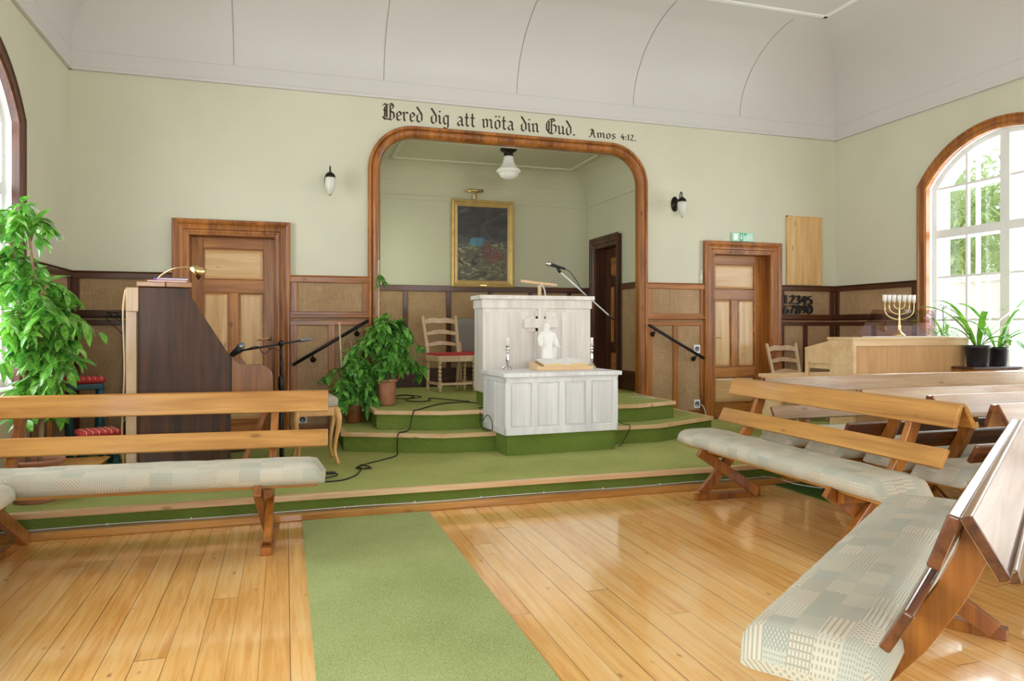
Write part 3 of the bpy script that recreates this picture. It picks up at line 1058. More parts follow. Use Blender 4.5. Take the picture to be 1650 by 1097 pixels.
window('window_1', 'tall arched white window beside the organ and plants', XR, WIN_Y[0], 1)
window('window_2', 'tall arched window at the left edge behind the weeping fig', XL, WIN_Y[0], -1)
for k, wy in enumerate(WIN_Y[1:]):
    window('window_%d' % (3 + 2 * k), 'arched window further back on the right wall', XR, wy, 1)
    window('window_%d' % (4 + 2 * k), 'arched window further back on the left wall', XL, wy, -1)
for k, hrect in enumerate(RW):
    w = MB()
    a, b, c, d4 = hrect
    for r4 in ((a, a + 0.07, c, d4), (b - 0.07, b, c, d4), (a, b, c, c + 0.07), (a, b, d4 - 0.07, d4), ((a + b) / 2 - 0.04, (a + b) / 2 + 0.04, c, d4), (a, b, 2.2, 2.28)):
        w.box(r4[0], r4[1], YB - 0.1, YB - 0.02, r4[2], r4[3])
    struct(w.build('window_%d' % (7 + k), M['white']), 'plain white rear window', 'window')

# ================================================================== THINGS
# ------------------------------------------------------------------ carpets
mb = MB()
mb.box(0.106, 0.926, YB + 0.2, 4.845, 0.0, 0.008)
tag(mb.build('carpet_runner', M['runner']), 'long green carpet runner on the board floor leading to the platform', 'carpet')
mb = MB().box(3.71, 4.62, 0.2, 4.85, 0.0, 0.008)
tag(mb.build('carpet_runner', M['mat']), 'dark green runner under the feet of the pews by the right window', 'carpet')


# ------------------------------------------------------------------ benches
def cushion_mesh(L, W, z0, z1, seed):
    """soft seat pad with rounded edges, a little uneven; UV in metres"""
    rnd = random.Random(seed)
    nx, pr = 40, [(0.02, 0.0), (0.0, 0.012), (-0.012, 0.035), (-0.006, 0.06), (0.014, 0.078), (0.05, 0.088), (0.12, 0.092), (0.2, 0.094), (0.28, 0.092), (W - 0.05, 0.087), (W - 0.014, 0.076), (W + 0.006, 0.058), (W + 0.01, 0.035), (W, 0.012), (W - 0.02, 0.0)]
    hs = (z1 - z0) / 0.094
    verts, faces, uvs = [], [], []
    ph = rnd.uniform(0, 50)
    arc = [0]
    for a, b in zip(pr, pr[1:]):
        arc.append(arc[-1] + math.hypot(b[0] - a[0], b[1] - a[1]))
    for i in range(nx + 1):
        s = i / nx
        x = -L / 2 + L * s
        e = min(s, 1 - s) * L
        k = 1.0 if e > 0.07 else 1 - (1 - e / 0.07) ** 2 * 0.5 - (0.25 if e == 0 else 0)
        ky = 1.0 if e > 0.09 else 1 - (1 - e / 0.09) ** 2 * 0.10
        for (y, z) in pr:
            w = noise.noise(Vector((x * 5 + ph, y * 9, ph))) * 0.007 * (1 if z > 0.03 else 0.3)
            w2 = noise.noise(Vector((x * 14 + ph, y * 14, 3))) * 0.003 * (1 if z > 0.05 else 0)
            yc = W / 2
            verts.append((x, yc + (y - yc) * ky + w * 0.6, z0 + (z * hs) * k + w + w2))
    n = len(pr)
    for i in range(nx):
        for j in range(n - 1):
            faces.append((i * n + j, (i + 1) * n + j, (i + 1) * n + j + 1, i * n + j + 1))
    faces.append(tuple(range(n)))
    faces.append(tuple(nx * n + j for j in range(n - 1, -1, -1)))
    me = bpy.data.meshes.new('cushion')
    me.from_pydata(verts, [], faces)
    uv = me.uv_layers.new(name='UVMap')
    off = rnd.uniform(0, 5)
    for p in me.polygons:
        p.use_smooth = len(p.vertices) == 4
        for li in p.loop_indices:
            vi = me.loops[li].vertex_index
            i, j = divmod(vi, n)
            if len(p.vertices) == 4:
                uv.data[li].uv = (verts[vi][0] + 3 + off, arc[j] + off)
            else:
                uv.data[li].uv = (verts[vi][1] + off, verts[vi][2] + off)
    me.materials.append(M['patchwork'])
    return me


POST = [(0.075, 0.045), (0.20, 0.17), (0.33, 0.315), (0.435, 0.45), (0.515, 0.585), (0.560, 0.69), (0.585, 0.785)]


def bench(label, loc, rot, seed, L=2.04, cush=None, cy=0.06, cw=0.36, woods=('bench_x', 'bench_x', 'bench_x')):
    root = thing('pew', label, 'bench', (loc[0], loc[1], 0), rot, 'slatted pews with patchwork cushions')
    c0, c1 = cush if cush else (-L / 2 + 0.01, L / 2 - 0.01)
    me = cushion_mesh(c1 - c0, cw, 0.374, 0.486, seed)
    c = new_obj('cushion', me, root)
    c.location = ((c0 + c1) / 2, cy, 0)
    MB().box(c0 + 0.04, c1 - 0.04, cy + 0.05, cy + cw - 0.04, 0.352, 0.376).build('seat_board', M['bench_x'], root, 0.004)
    for s in (-1, 1):
        x = s * (L / 2 - 0.32)
        fb = MB().box(x - 0.03, x + 0.03, 0.045, 0.575, 0.0, 0.045)
        fb.build('foot_bar', M['bench_z'], root, 0.005)
        p = MB().beam([(x, y + 0.022, z) for y, z in POST], 0.042, 0.07)
        p.build('back_post', M['bench_z'], root, 0.004)
        x2 = x - s * 0.045
        q = MB().beam([(x2, 0.05, 0.36), (x2, 0.535, 0.04)], 0.04, 0.07)
        q.build('leg', M['bench_z'], root, 0.004)
        b = MB().box(x - 0.022, x + 0.022, 0.10, 0.40, 0.30, 0.352)
        b.build('seat_bearer', M['bench_z'], root, 0.004)
    up = MB().prism([(-L / 2, 0.553, 0.725), (-L / 2, 0.594, 0.846), (-L / 2, 0.568, 0.853), (-L / 2, 0.526, 0.732)], (L, 0, 0))
    # rails sit on the front faces of the posts
    up.v = [(x, y + 0.0, z) for x, y, z in up.v]
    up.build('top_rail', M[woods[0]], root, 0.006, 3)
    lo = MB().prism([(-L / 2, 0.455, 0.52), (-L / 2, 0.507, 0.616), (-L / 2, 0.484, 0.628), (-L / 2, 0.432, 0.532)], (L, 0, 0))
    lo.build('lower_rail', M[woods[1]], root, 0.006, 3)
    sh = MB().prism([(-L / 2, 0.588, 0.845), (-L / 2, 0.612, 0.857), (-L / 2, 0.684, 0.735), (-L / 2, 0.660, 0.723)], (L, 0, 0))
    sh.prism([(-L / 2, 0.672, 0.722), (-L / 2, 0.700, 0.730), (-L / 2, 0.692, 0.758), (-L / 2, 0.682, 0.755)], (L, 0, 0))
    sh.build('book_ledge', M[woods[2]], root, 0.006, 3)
    for ch in root.children:
        if ch.type == 'MESH' and ch.name.split('.')[0] in ('top_rail', 'lower_rail', 'book_ledge') and 'bench_glare' in woods:
            ch.data.materials.append(M['bench_brown'])      # darker sawn ends
            for pg in ch.data.polygons:
                if abs(pg.normal.x) > 0.9:
                    pg.material_index = 1
    rx = Matrix.Rotation(R(72), 3, 'X')
    for s in (-1, 1):
        for z, y in ((0.80, 0.5545), (0.762, 0.542), (0.597, 0.4735), (0.555, 0.451)):
            MB().lathe([(0.0, 0.0), (0.007, 0.0), (0.006, 0.003), (0.0, 0.003)], (s * (L / 2 - 0.32), y - 0.001, z), 10, False, rx).build('screw', M['bronze'], root)
    return root


bench('slatted pew left of the carpet runner in front of the piano', (-0.80, 4.19), R(-4.3), 11)
bench('slatted pew seen from its front, right of the aisle, its end nearest the white altar', (2.775, 3.90), R(-91), 12)
bench('large pew in the near right corner with glossy book ledge and patchwork seat', (1.862, 2.243), R(-145.2), 13, cush=(-1.01, 0.965), cy=0.092, cw=0.335, woods=('bench_brown', 'bench_brown', 'bench_glare'))
bench('pale pew facing the hall in front of the organ back', (5.095, 4.36), R(0), 14, L=2.85, cush=(-1.6, 1.4), woods=('bench_glare', 'bench_glare', 'bench_x'))
bench('second pew from the organ, its back turned to the hall', (4.62, 4.34), R(180), 15, L=2.24, woods=('bench_x', 'bench_brown', 'bench_glare'))
bench('third pew from the organ, its back turned to the hall', (4.62, 3.90), R(180), 16, woods=('bench_x', 'bench_brown', 'bench_glare'))
bench('fourth pew from the organ, its back turned to the hall', (4.50, 3.45), R(182), 17, woods=('bench_x', 'bench_brown', 'bench_glare'))
bench('fifth pew from the organ, half hidden behind the large near pew', (4.46, 2.93), R(180), 18, woods=('bench_x', 'bench_brown', 'bench_glare'))
bench('pew at the left edge with only its cushion tip and foot showing', (-1.215, 3.21), R(90.5), 19)

# ------------------------------------------------------------------ piano
pr = thing('upright_piano', 'dark stained upright piano seen from its end, left of the arch', 'piano', (-0.925, 5.32, PZ), R(10))
LEN = 1.42
prof = [(0.0, 0.03), (0.0, 1.365), (0.315, 1.365), (0.315, 1.31), (0.575, 0.885), (0.575, 0.03)]
for y, nm in ((0.0, 'end_panel'), (LEN - 0.04, 'end_panel')):
    MB().prism([(x, y, z) for x, z in prof], (0, 0.04, 0)).build(nm, M['piano'], pr, 0.006)
MB().box(-0.01, 0.16, -0.012, LEN + 0.012, 1.367, 1.402).box(0.163, 0.325, -0.012, LEN + 0.012, 1.367, 1.402).build('lid', M['bench_x'], pr, 0.005)
b = MB().prism([(0.30, 0.03, 1.33), (0.315, 0.03, 1.31), (0.565, 0.03, 0.895), (0.55, 0.03, 0.90)], (0, LEN - 0.06, 0))
b.build('upper_front', M['piano'], pr)
MB().box(0.50, 0.56, 0.03, LEN - 0.03, 0.03, 0.90).build('lower_front', M['piano'], pr)
arm = [(0.577, 0.50), (0.577, 0.90), (0.60, 0.862), (0.63, 0.84), (0.67, 0.832), (0.775, 0.832), (0.815, 0.818), (0.845, 0.785), (0.858, 0.74), (0.86, 0.50)]
for y in (0.0, LEN - 0.04):
    MB().prism([(x, y, z) for x, z in arm], (0, 0.04, 0)).build('key_arm', M['piano_arm'], pr, 0.006)
kb = MB().box(0.50, 0.85, 0.04, LEN - 0.04, 0.52, 0.60)
kb.build('key_bed', M['piano'], pr, 0.004)
MB().prism([(0.53, 0.04, 0.74), (0.60, 0.04, 0.80), (0.72, 0.04, 0.76), (0.84, 0.04, 0.70), (0.84, 0.04, 0.66), (0.53, 0.04, 0.66)], (0, LEN - 0.08, 0)).build('fallboard', M['piano'], pr, 0.004)
MB().box(0.0, 0.62, 0.0, LEN, 0.0, 0.06).build('plinth', M['black'], pr, 0.004)
MB().box(0.0, 0.85, -0.01, 0.07, 0.012, 0.075).box(0.0, 0.85, LEN - 0.07, LEN + 0.01, 0.012, 0.075).build('toe_block', M['piano'], pr, 0.006)
# open frame of the back, seen edge on
for z0, z1 in ((1.20, 1.36), (0.04, 0.2)):
    MB().box(-0.075, -0.0, 0.0, LEN, z0, z1).build('back_rail', M['beech'], pr, 0.006)
for i in range(6):
    y = 0.02 + (LEN - 0.1) * i / 5
    MB().box(-0.075, -0.01, y, y + 0.06, 0.15, 1.25).build('back_post', M['beech'], pr, 0.005)
MB().box(-0.012, 0.0, 0.02, LEN - 0.02, 0.2, 1.2).build('soundboard', M['piano'], pr)
MB().tube(curve_pts([(-0.08, 0.3, 1.36), (-0.095, 0.3, 1.2), (-0.085, 0.28, 0.8), (-0.10, 0.3, 0.4), (-0.09, 0.3, 0.1)]), 0.006, 6).build('cord', M['beech'], pr)
TOPZ = PZ + 1.402
c10, s10 = math.cos(R(10)), math.sin(R(10))


def on_piano(x, y, z):
    return (-0.925 + x * c10 - y * s10, 5.32 + x * s10 + y * c10, z)


bk = thing('songbook', 'flat red songbook on the piano lid', 'book', on_piano(0.16, 0.12, TOPZ), R(10), 'songbooks on the piano')
MB().box(-0.11, 0.135, -0.09, 0.09, 0.0, 0.003).box(-0.11, 0.135, -0.09, 0.09, 0.012, 0.015).box(-0.113, -0.11, -0.09, 0.09, 0.0, 0.015).build('cover', M['red_book'], bk)
MB().box(-0.108, 0.132, -0.087, 0.087, 0.003, 0.012).build('pages', M['paper'], bk)
bk = thing('songbook', 'flat blue songbook lying on the red one on the piano', 'book', on_piano(0.20, 0.14, TOPZ + 0.0155), R(14), 'songbooks on the piano')
MB().box(-0.10, 0.10, -0.08, 0.08, 0.0, 0.003).box(-0.10, 0.10, -0.08, 0.08, 0.014, 0.017).box(-0.103, -0.10, -0.08, 0.08, 0, 0.017).build('cover', M['blue_book'], bk)
MB().box(-0.098, 0.097, -0.077, 0.077, 0.003, 0.014).build('pages', M['paper'], bk)
lp = thing('piano_lamp', 'brass lamp with a curved arm standing on the piano lid', 'lamp', on_piano(0.10, 0.42, TOPZ), R(10))
MB().lathe([(0.0, 0.0), (0.055, 0.0), (0.055, 0.012), (0.03, 0.02), (0.0, 0.022)], (0, 0, 0), 20).build('base', M['brass'], lp)
MB().tube(curve_pts([(0, 0, 0.015), (0.05, -0.05, 0.07), (0.13, -0.1, 0.115), (0.23, -0.14, 0.125)]), 0.007, 8).build('arm', M['brass'], lp)
hd = MB().lathe([(0.0, 0.0), (0.02, 0.0), (0.05, -0.09), (0.047, -0.09), (0.017, -0.004)], (0.235, -0.142, 0.125), 18, False, Matrix.Rotation(R(-58), 3, 'Y'))
hd.build('lamp_shade', M['brass'], lp)


# ------------------------------------------------------------------ microphones and stands
def microphone(name_label, tip, tail, head, body):
    """head grille at tip, body tapering to tail"""
    a, b = Vector(tip), Vector(tail)
    d = (b - a).normalized()
    root = thing('microphone', name_label, 'microphone', a)
    q = d.to_track_quat('Z', 'Y').to_matrix()
    L = (b - a).length
    MB().lathe([(0.0, 0.0), (0.014, 0.004), (0.023, 0.015), (0.0255, 0.03), (0.023, 0.046), (0.019, 0.056)], (0, 0, 0), 18, True, q).build('grille', head, root)
    MB().lathe([(0.0245, 0.027), (0.0265, 0.03), (0.0245, 0.034)], (0, 0, 0), 18, False, q).build('ring', M['chrome'], root)
    MB().lathe([(0.019, 0.055), (0.0185, 0.07), (0.0165, 0.11), (0.0125, L - 0.012), (0.011, L), (0.0, L)], (0, 0, 0), 16, True, q).build('handle', body, root)
    return root


st = thing('microphone_stand', 'black boom microphone stand beside the piano', 'microphone stand', (-0.026, 5.70, PZ))
pole = MB().tube([(0, 0, 0.08), (0, 0, 0.66)], 0.014, 12).tube([(0, 0, 0.66), (0, 0, 0.96)], 0.009, 10).lathe([(0.014, 0.62), (0.022, 0.64), (0.022, 0.72), (0.012, 0.74)], (0, 0, 0), 14)
pole.build('pole', M['black_metal'], st)
for a in (237, 350, 110):
    q = 0.39 if a == 237 else 0.30
    lg = MB().tube([(0, 0, 0.10), (q * math.cos(R(a)), q * math.sin(R(a)), 0.014)], 0.009, 8)
    l = lg.build('leg', M['black_metal'], st)
    MB().tube([((q - 0.04) * math.cos(R(a)), (q - 0.04) * math.sin(R(a)), 0.021), ((q + 0.02) * math.cos(R(a)), (q + 0.02) * math.sin(R(a)), 0.013)], 0.012, 8).build('rubber_foot', M['black'], l)
cl = MB().ball((0, 0, 0.975), 0.024, 0.02, 0.024).tube([(0, -0.02, 0.98), (0, 0.03, 0.98)], 0.02, 12)
cl.build('clutch', M['black'], st)
MB().tube([(-0.30, -0.03, 0.922), (0.20, 0.02, 1.005)], 0.0075, 8).build('boom', M['black_metal'], st)
MB().tube([(0.14, 0.014, 0.995), (0.215, 0.022, 1.008)], 0.013, 10).build('counterweight', M['grey_metal'], st)
MB().tube([(-0.28, -0.028, 0.925), (-0.325, -0.03, 0.905)], 0.015, 10).build('clip', M['black'], st)
MB().tube(curve_pts([(-0.36, -0.03, 0.865), (-0.27, -0.045, 0.92), (-0.17, -0.035, 0.955), (-0.12, -0.03, 0.90), (-0.05, -0.02, 0.94), (0.012, -0.016, 0.84), (0.016, -0.014, 0.4), (0.02, -0.02, 0.11)]), 0.0035, 6).build('cable', M['cable'], st)
microphone('black handheld microphone with grey grille on the stand by the piano', (-0.285, 5.645, 1.135), (-0.395, 5.65, 1.025), M['grey_metal'], M['black'])

# ------------------------------------------------------------------ seats behind the left pew
def cabriole(x, y, sx, sy, h):
    pts = [(x, y, h), (x + sx * 0.018, y + sy * 0.018, h - 0.06), (x + sx * 0.02, y + sy * 0.02, h - 0.13), (x + sx * 0.0, y + sy * 0.0, h - 0.26), (x - sx * 0.004, y - sy * 0.004, h - 0.36), (x + sx * 0.02, y + sy * 0.02, 0.0)]
    r = [0.026, 0.028, 0.023, 0.016, 0.013, 0.016]
    c = curve_pts(pts, 4)
    rr = []
    for i in range(len(r) - 1):
        rr += [r[i] + (r[i + 1] - r[i]) * j / 4 for j in range(4)]
    return MB().tube(c, rr + [r[-1]], 10)


ps = thing('piano_stool', 'pale wooden stool with curved legs and grey padded seat behind the left pew', 'stool', (0.235, 6.10, PZ), R(4))
for sx in (-1, 1):
    for sy in (-1, 1):
        cabriole(sx * 0.145, sy * 0.15, sx, sy, 0.45).build('leg', M['stoolwood'], ps)
MB().box(-0.155, 0.155, -0.17, -0.14, 0.39, 0.46).box(-0.155, 0.155, 0.14, 0.17, 0.39, 0.46).box(-0.165, -0.135, -0.16, 0.16, 0.39, 0.46).box(0.135, 0.165, -0.16, 0.16, 0.39, 0.46).build('apron', M['stoolwood'], ps, 0.006)
cu = MB().box(-0.165, 0.165, -0.168, 0.168, 0.455, 0.54)
cu.build('seat_pad', M['stool_fabric'], ps, 0.03, 4, True)


def ladder_chair(label, loc, rot, seat_mat=None, H=0.90):
    root = thing('ladder_back_chair', label, 'chair', loc, rot, 'pale ladder back chairs')
    w, d, sh = 0.225, 0.20, 0.43
    for s in (-1, 1):
        MB().beam([(s * (w - 0.03), d + 0.02, 0.0), (s * (w - 0.025), d - 0.01, sh), (s * w * 0.98, d + 0.11, H)], 0.03, 0.034).build('back_post', M['beech'], root, 0.006)
        x, y = s * (w - 0.005), -d
        pr = [(0.010, 0.0), (0.017, 0.02), (0.012, 0.04), (0.02, 0.06)]
        lg = MB().lathe(pr, (x, y, 0), 12)
        lg.box(x - 0.02, x + 0.02, y - 0.02, y + 0.02, 0.06, 0.13)
        for i in range(5):
            lg.ball((x, y, 0.155 + i * 0.047), 0.021, 0.021, 0.026, 12, 7)
        lg.box(x - 0.02, x + 0.02, y - 0.02, y + 0.02, 0.37, sh)
        lg.build('front_leg', M['beech'], root)
        MB().box(s * (w - 0.02) - 0.011, s * (w - 0.02) + 0.011, -d, d, 0.085, 0.115).build('side_stretcher', M['beech'], root, 0.003)
        MB().box(s * (w - 0.008) - 0.012, s * (w - 0.008) + 0.012, -d, d, 0.36, sh).build('seat_rail', M['beech'], root, 0.003)
    MB().box(-w, w, -d - 0.012, -d + 0.012, 0.36, sh).build('seat_rail', M['beech'], root, 0.003)
    MB().box(-w, w, d - 0.012, d + 0.012, 0.36, sh).build('seat_rail', M['beech'], root, 0.003)
    MB().box(-w, w, -d - 0.01, -d + 0.01, 0.085, 0.115).build('stretcher', M['beech'], root, 0.003)
    for z, hh, amp in ((0.80, 0.05, 0.035), (0.665, 0.04, 0.03), (0.53, 0.036, 0.028)):
        n = 16
        m = MB()
        y = d + 0.0 + 0.115 * (z - sh) / (H - sh)
        for i in range(n + 1):
            t = i / n
            x = -w + 2 * w * t
            up = amp * (math.sin(PI * t) ** 2)
            if z > 0.78:
                up = amp * (0.55 * math.sin(PI * t) ** 2 + 0.6 * abs(math.sin(2 * PI * t)) ** 1.5 * 0.8)
            yy = y + 0.02 * math.sin(PI * t)
            m.v += [(x, yy - 0.009, z + up * 0.6), (x, yy + 0.009, z + up * 0.6), (x, yy + 0.009, z + hh + up), (x, yy - 0.009, z + hh + up)]
        for i in range(n):
            for k in range(4):
                m.f.append((i * 4 + k, i * 4 + (k + 1) % 4, (i + 1) * 4 + (k + 1) % 4, (i + 1) * 4 + k))
                m.s.append(False)
        m.f += [(3, 2, 1, 0), tuple(n * 4 + k for k in range(4))]
        m.s += [False, False]
        fix_normals(m.build('back_slat', M['beech'], root))
    pad = MB().box(-w + 0.005, w - 0.005, -d + 0.0, d - 0.0, sh - 0.01, sh + 0.028)
    tag(pad.build('seat_pad', seat_mat or M['red_fabric'], root, 0.014, 3, True), 'red padded seat')
    return root


ladder_chair('pale ladder back chair with red seat standing free in the arched recess', (1.885, 8.48, S2), R(12))
ladder_chair('pale ladder back chair half hidden by the white pulpit under a grey cloth', (2.31, 8.72, S2), R(-4), H=0.80)
ladder_chair('pale ladder back chair against the right wall panelling beside the organ', (5.82, 7.16, PZ), R(4))
# cloth over the second chair
m = MB()
nx, nz = 10, 16
for j in range(nz + 1):
    t = j / nz
    for i in range(nx + 1):
        s = i / nx
        x = -0.25 + 0.50 * s + 0.05 * t * (s - 0.5)
        if t < 0.45:
            y = 0.375 + 0.0 * t; z = 0.50 + t / 0.45 * 0.36
        elif t < 0.55:
            y = 0.375 - (t - 0.45) / 0.1 * 0.10; z = 0.865 + 0.01 * math.sin((t - 0.45) / 0.1 * PI)
        else:
            y = 0.275 - (t - 0.55) * 0.10; z = 0.86 - (t - 0.55) / 0.45 * (0.42 + 0.12 * s)
        wv = 0.016 * math.sin(s * 11 + t * 3) * (abs(t - 0.5) * 2) + 0.012 * math.sin(s * 5)
        m.v.append((x, y + wv, z))
for j in range(nz):
    for i in range(nx):
        m.f.append((j * (nx + 1) + i, j * (nx + 1) + i + 1, (j + 1) * (nx + 1) + i + 1, (j + 1) * (nx + 1) + i))
        m.s.append(True)
cl = m.build('draped_cloth', M['grey_cloth'])
cl.location = (2.31, 8.70, S2)
cl.rotation_euler = (0, 0, R(-4))
so = cl.modifiers.new('thickness', 'SOLIDIFY')
so.thickness = 0.006
tag(cl, 'grey cloth hung over the chair back behind the pulpit', 'cloth')

# ------------------------------------------------------------------ altar and pulpit
al = thing('altar', 'white limed altar table with panelled sides on a green plinth', 'altar', (1.775, 5.845, PZ), R(3))
AW, AD = 1.075, 0.60
MB().box(0.03, AW - 0.015, 0.035, AD, 0.0, 0.18).build('plinth', M['riser'], al)
z0, z1 = 0.178, 0.672
MB().box(0.012, AW - 0.012, 0.012, AD, z0, z1).build('carcass', M['limed'], al)
fr = MB()
fr.box(0, AW, 0, 0.014, z0, z0 + 0.06).box(0, AW, 0, 0.014, z1 - 0.05, z1).box(0, AW, -0.004, 0.014, z1 - 0.018, z1)
for a, b in ((0, 0.05), (0.245, 0.30), (0.50, 0.555), (0.755, 0.81), (AW - 0.05, AW)):
    fr.box(a, b, 0.0002, 0.014, z0, z1)
for side in (0, 1):
    x0, x1 = (0, 0.014) if side == 0 else (AW - 0.014, AW)
    fr.box(x0, x1, 0, AD, z0, z0 + 0.06).box(x0, x1, 0, AD, z1 - 0.05, z1)
    for a, b in ((0.0, 0.05), (0.27, 0.32), (AD - 0.05, AD)):
        fr.box(x0 + 0.0002, x1 - 0.0002, a, b, z0, z1)
fr.build('frame', M['limed'], al, 0.003)
for a, b in ((0.05, 0.245), (0.30, 0.50), (0.555, 0.755), (0.81, AW - 0.05)):
    MB().box(a + 0.012, b - 0.012, 0.004, 0.014, z0 + 0.075, z1 - 0.065).build('panel', M['limed'], al, 0.004)
for a, b in ((0.05, 0.27), (0.32, AD - 0.05)):
    MB().box(0.004, 0.014, a + 0.012, b - 0.012, z0 + 0.075, z1 - 0.065).build('panel', M['limed'], al, 0.004)
MB().box(-0.025, AW + 0.025, -0.03, AD + 0.01, z1, z1 + 0.036).build('table_top', M['limed'], al, 0.004)
ATZ = PZ + z1 + 0.037

pu = thing('pulpit', 'tall white limed pulpit with a raised cross on its front', 'pulpit', (1.80, 6.66, S2), 0)
PW, PD, PH = 1.11, 0.32, 1.07
MB().box(0.02, PW - 0.02, 0.02, PD, 0.0, 0.15).build('plinth', M['riser'], pu)
MB().box(0.0, PW, 0.0, 0.02, 0.14, PH - 0.04).box(0.0, 0.02, 0.02, PD, 0.14, PH - 0.04).box(PW - 0.02, PW, 0.02, PD, 0.14, PH - 0.04).box(0.02, PW - 0.02, 0.02, PD, 0.14, 0.16).build('front_board', M['limed_warm'], pu)
pn = MB()
for a, b in ((0.03, 0.26), (0.30, 0.50), (0.62, 0.75), (0.80, 1.0)):
    pn.box(a, b, -0.006, 0.004, 0.16, PH - 0.16)
pn.build('panel', M['limed_warm'], pu, 0.003)
MB().box(-0.012, PW + 0.012, -0.014, PD, PH - 0.125, PH - 0.04).build('frieze', M['limed_warm'], pu, 0.003)
MB().box(-0.035, PW + 0.035, -0.035, PD + 0.03, PH - 0.04, PH).build('top_board', M['limed_warm'], pu, 0.004)
cr = MB()
cx = 0.575
cr.box(cx - 0.03, cx + 0.03, -0.05, 0.0, 0.36, PH - 0.125)
cr.box(cx - 0.175, cx + 0.175, -0.052, 0.0, 0.755, 0.845)
cr.build('cross', M['limed_warm'], pu, 0.003)
cr = MB()
cr.box(cx - 0.055, cx + 0.055, -0.025, 0.0, 0.36, PH - 0.15).box(cx - 0.145, cx + 0.145, -0.025, 0.0, 0.72, 0.87)
cr.build('cross_back', M['limed_warm'], pu, 0.003)
PTZ = S2 + PH
tr = thing('wooden_t_bar', 'wooden crossbar on a short post standing on the pulpit top', 'stand', (2.44, 6.85, PTZ), R(2))
MB().box(-0.016, 0.016, -0.012, 0.012, 0.0, 0.12).build('post', M['beech'], tr, 0.003)
MB().tube([(-0.20, 0, 0.152), (0.185, 0.0, 0.118)], 0.016, 12).build('crossbar', M['nosing'], tr)
MB().tube(curve_pts([(0.0, -0.018, 0.14), (0.03, -0.022, 0.10), (0.05, -0.02, 0.05), (0.055, -0.018, 0.003)]), 0.006, 6).build('tie', M['white_cable'], tr)

# pulpit microphone on a boom that rises from behind
sp = thing('microphone_stand', 'boom microphone stand rising behind the pulpit', 'microphone stand', (3.10, 7.12, S2))
MB().lathe([(0.0, 0.0), (0.13, 0.0), (0.13, 0.015), (0.03, 0.03), (0.012, 0.04)], (0, 0, 0), 24).build('base', M['black_metal'], sp)
MB().tube([(0, 0, 0.03), (0, 0, 1.06)], 0.010, 10).build('pole', M['black_metal'], sp)
MB().ball((0, 0, 1.075), 0.025, 0.02, 0.025).tube([(-0.03, -0.015, 1.10), (0.03, 0.01, 1.05)], 0.014, 10).build('clutch', M['black'], sp)
MB().tube([(-0.35, -0.06, 1.335), (0.29, 0.05, 0.86)], 0.0085, 10).build('boom', M['socket'], sp)
MB().tube([(0.245, 0.042, 0.893), (0.305, 0.053, 0.849)], 0.013, 10).build('counterweight', M['black'], sp)
MB().tube([(-0.355, -0.06, 1.335), (-0.39, -0.065, 1.385)], 0.016, 10).build('clip', M['black'], sp)
MB().tube(curve_pts([(-0.315, -0.062, 1.375), (-0.25, -0.062, 1.345), (-0.18, -0.055, 1.265), (-0.10, -0.03, 1.16), (-0.03, -0.02, 1.09), (0.014, -0.012, 0.9), (0.015, -0.012, 0.3), (0.05, -0.05, 0.06)]), 0.004, 6).build('cable', M['cable'], sp)
microphone('silver headed microphone above the pulpit on its boom', (2.575, 7.035, S2 + 1.425), (2.80, 7.06, S2 + 1.373), M['silver'], M['black'])

# things on the altar
bs = thing('bible_stand', 'sloping pale wood book stand on the altar', 'book stand', (2.16, 6.12, ATZ), R(2))
w, d = 0.54, 0.22
MB().prism([(0, 0, 0), (0, d, 0), (0, d, 0.07), (0, 0, 0.03)], (w, 0, 0)).build('wedge', M['birch'], bs, 0.003)
MB().box(-0.01, w + 0.01, -0.012, 0.004, 0.0, 0.036).build('lip', M['birch'], bs, 0.003)
bb = thing('bible', 'large open bible with white pages lying on the sloping stand', 'book', (2.16, 6.12, ATZ), R(2))
sl = 0.04 / 0.22
m, e = MB(), MB()
n = 12


def page_z(t):        # t -1..1 across the spread
    a = abs(t)
    return 0.006 + 0.034 * (math.sin(min(a * 1.25, 1) * PI / 2) ** 0.7) * (1 - 0.62 * a) + 0.004 * (a < 0.02)


xs = [-1 + 2 * i / (2 * n) for i in range(2 * n + 1)]
top = [[(0.285 + 0.215 * t, y, 0.034 + y * sl + page_z(t)) for t in xs] for y in (0.008, 0.212)]
bot = [[(0.285 + 0.215 * t, y, 0.033 + y * sl) for t in xs] for y in (0.008, 0.212)]
for i in range(2 * n):
    m.quad(top[0][i], top[0][i + 1], top[1][i + 1], top[1][i], True)
    e.quad(bot[0][i], bot[0][i + 1], top[0][i + 1], top[0][i])
    e.quad(bot[1][i + 1], bot[1][i], top[1][i], top[1][i + 1])
for i in (0, 2 * n):
    e.quad(bot[0][i], top[0][i], top[1][i], bot[1][i])
m.build('pages', M['paper'], bb)
e.build('page_edges', M['page_edge'], bb)
MB().prism([(0.06, 0.004, 0.0325), (0.06, 0.216, 0.0325 + 0.212 * sl), (0.06, 0.216, 0.0345 + 0.212 * sl), (0.06, 0.004, 0.0345)], (0.45, 0, 0)).build('cover', M['piano'], bb)


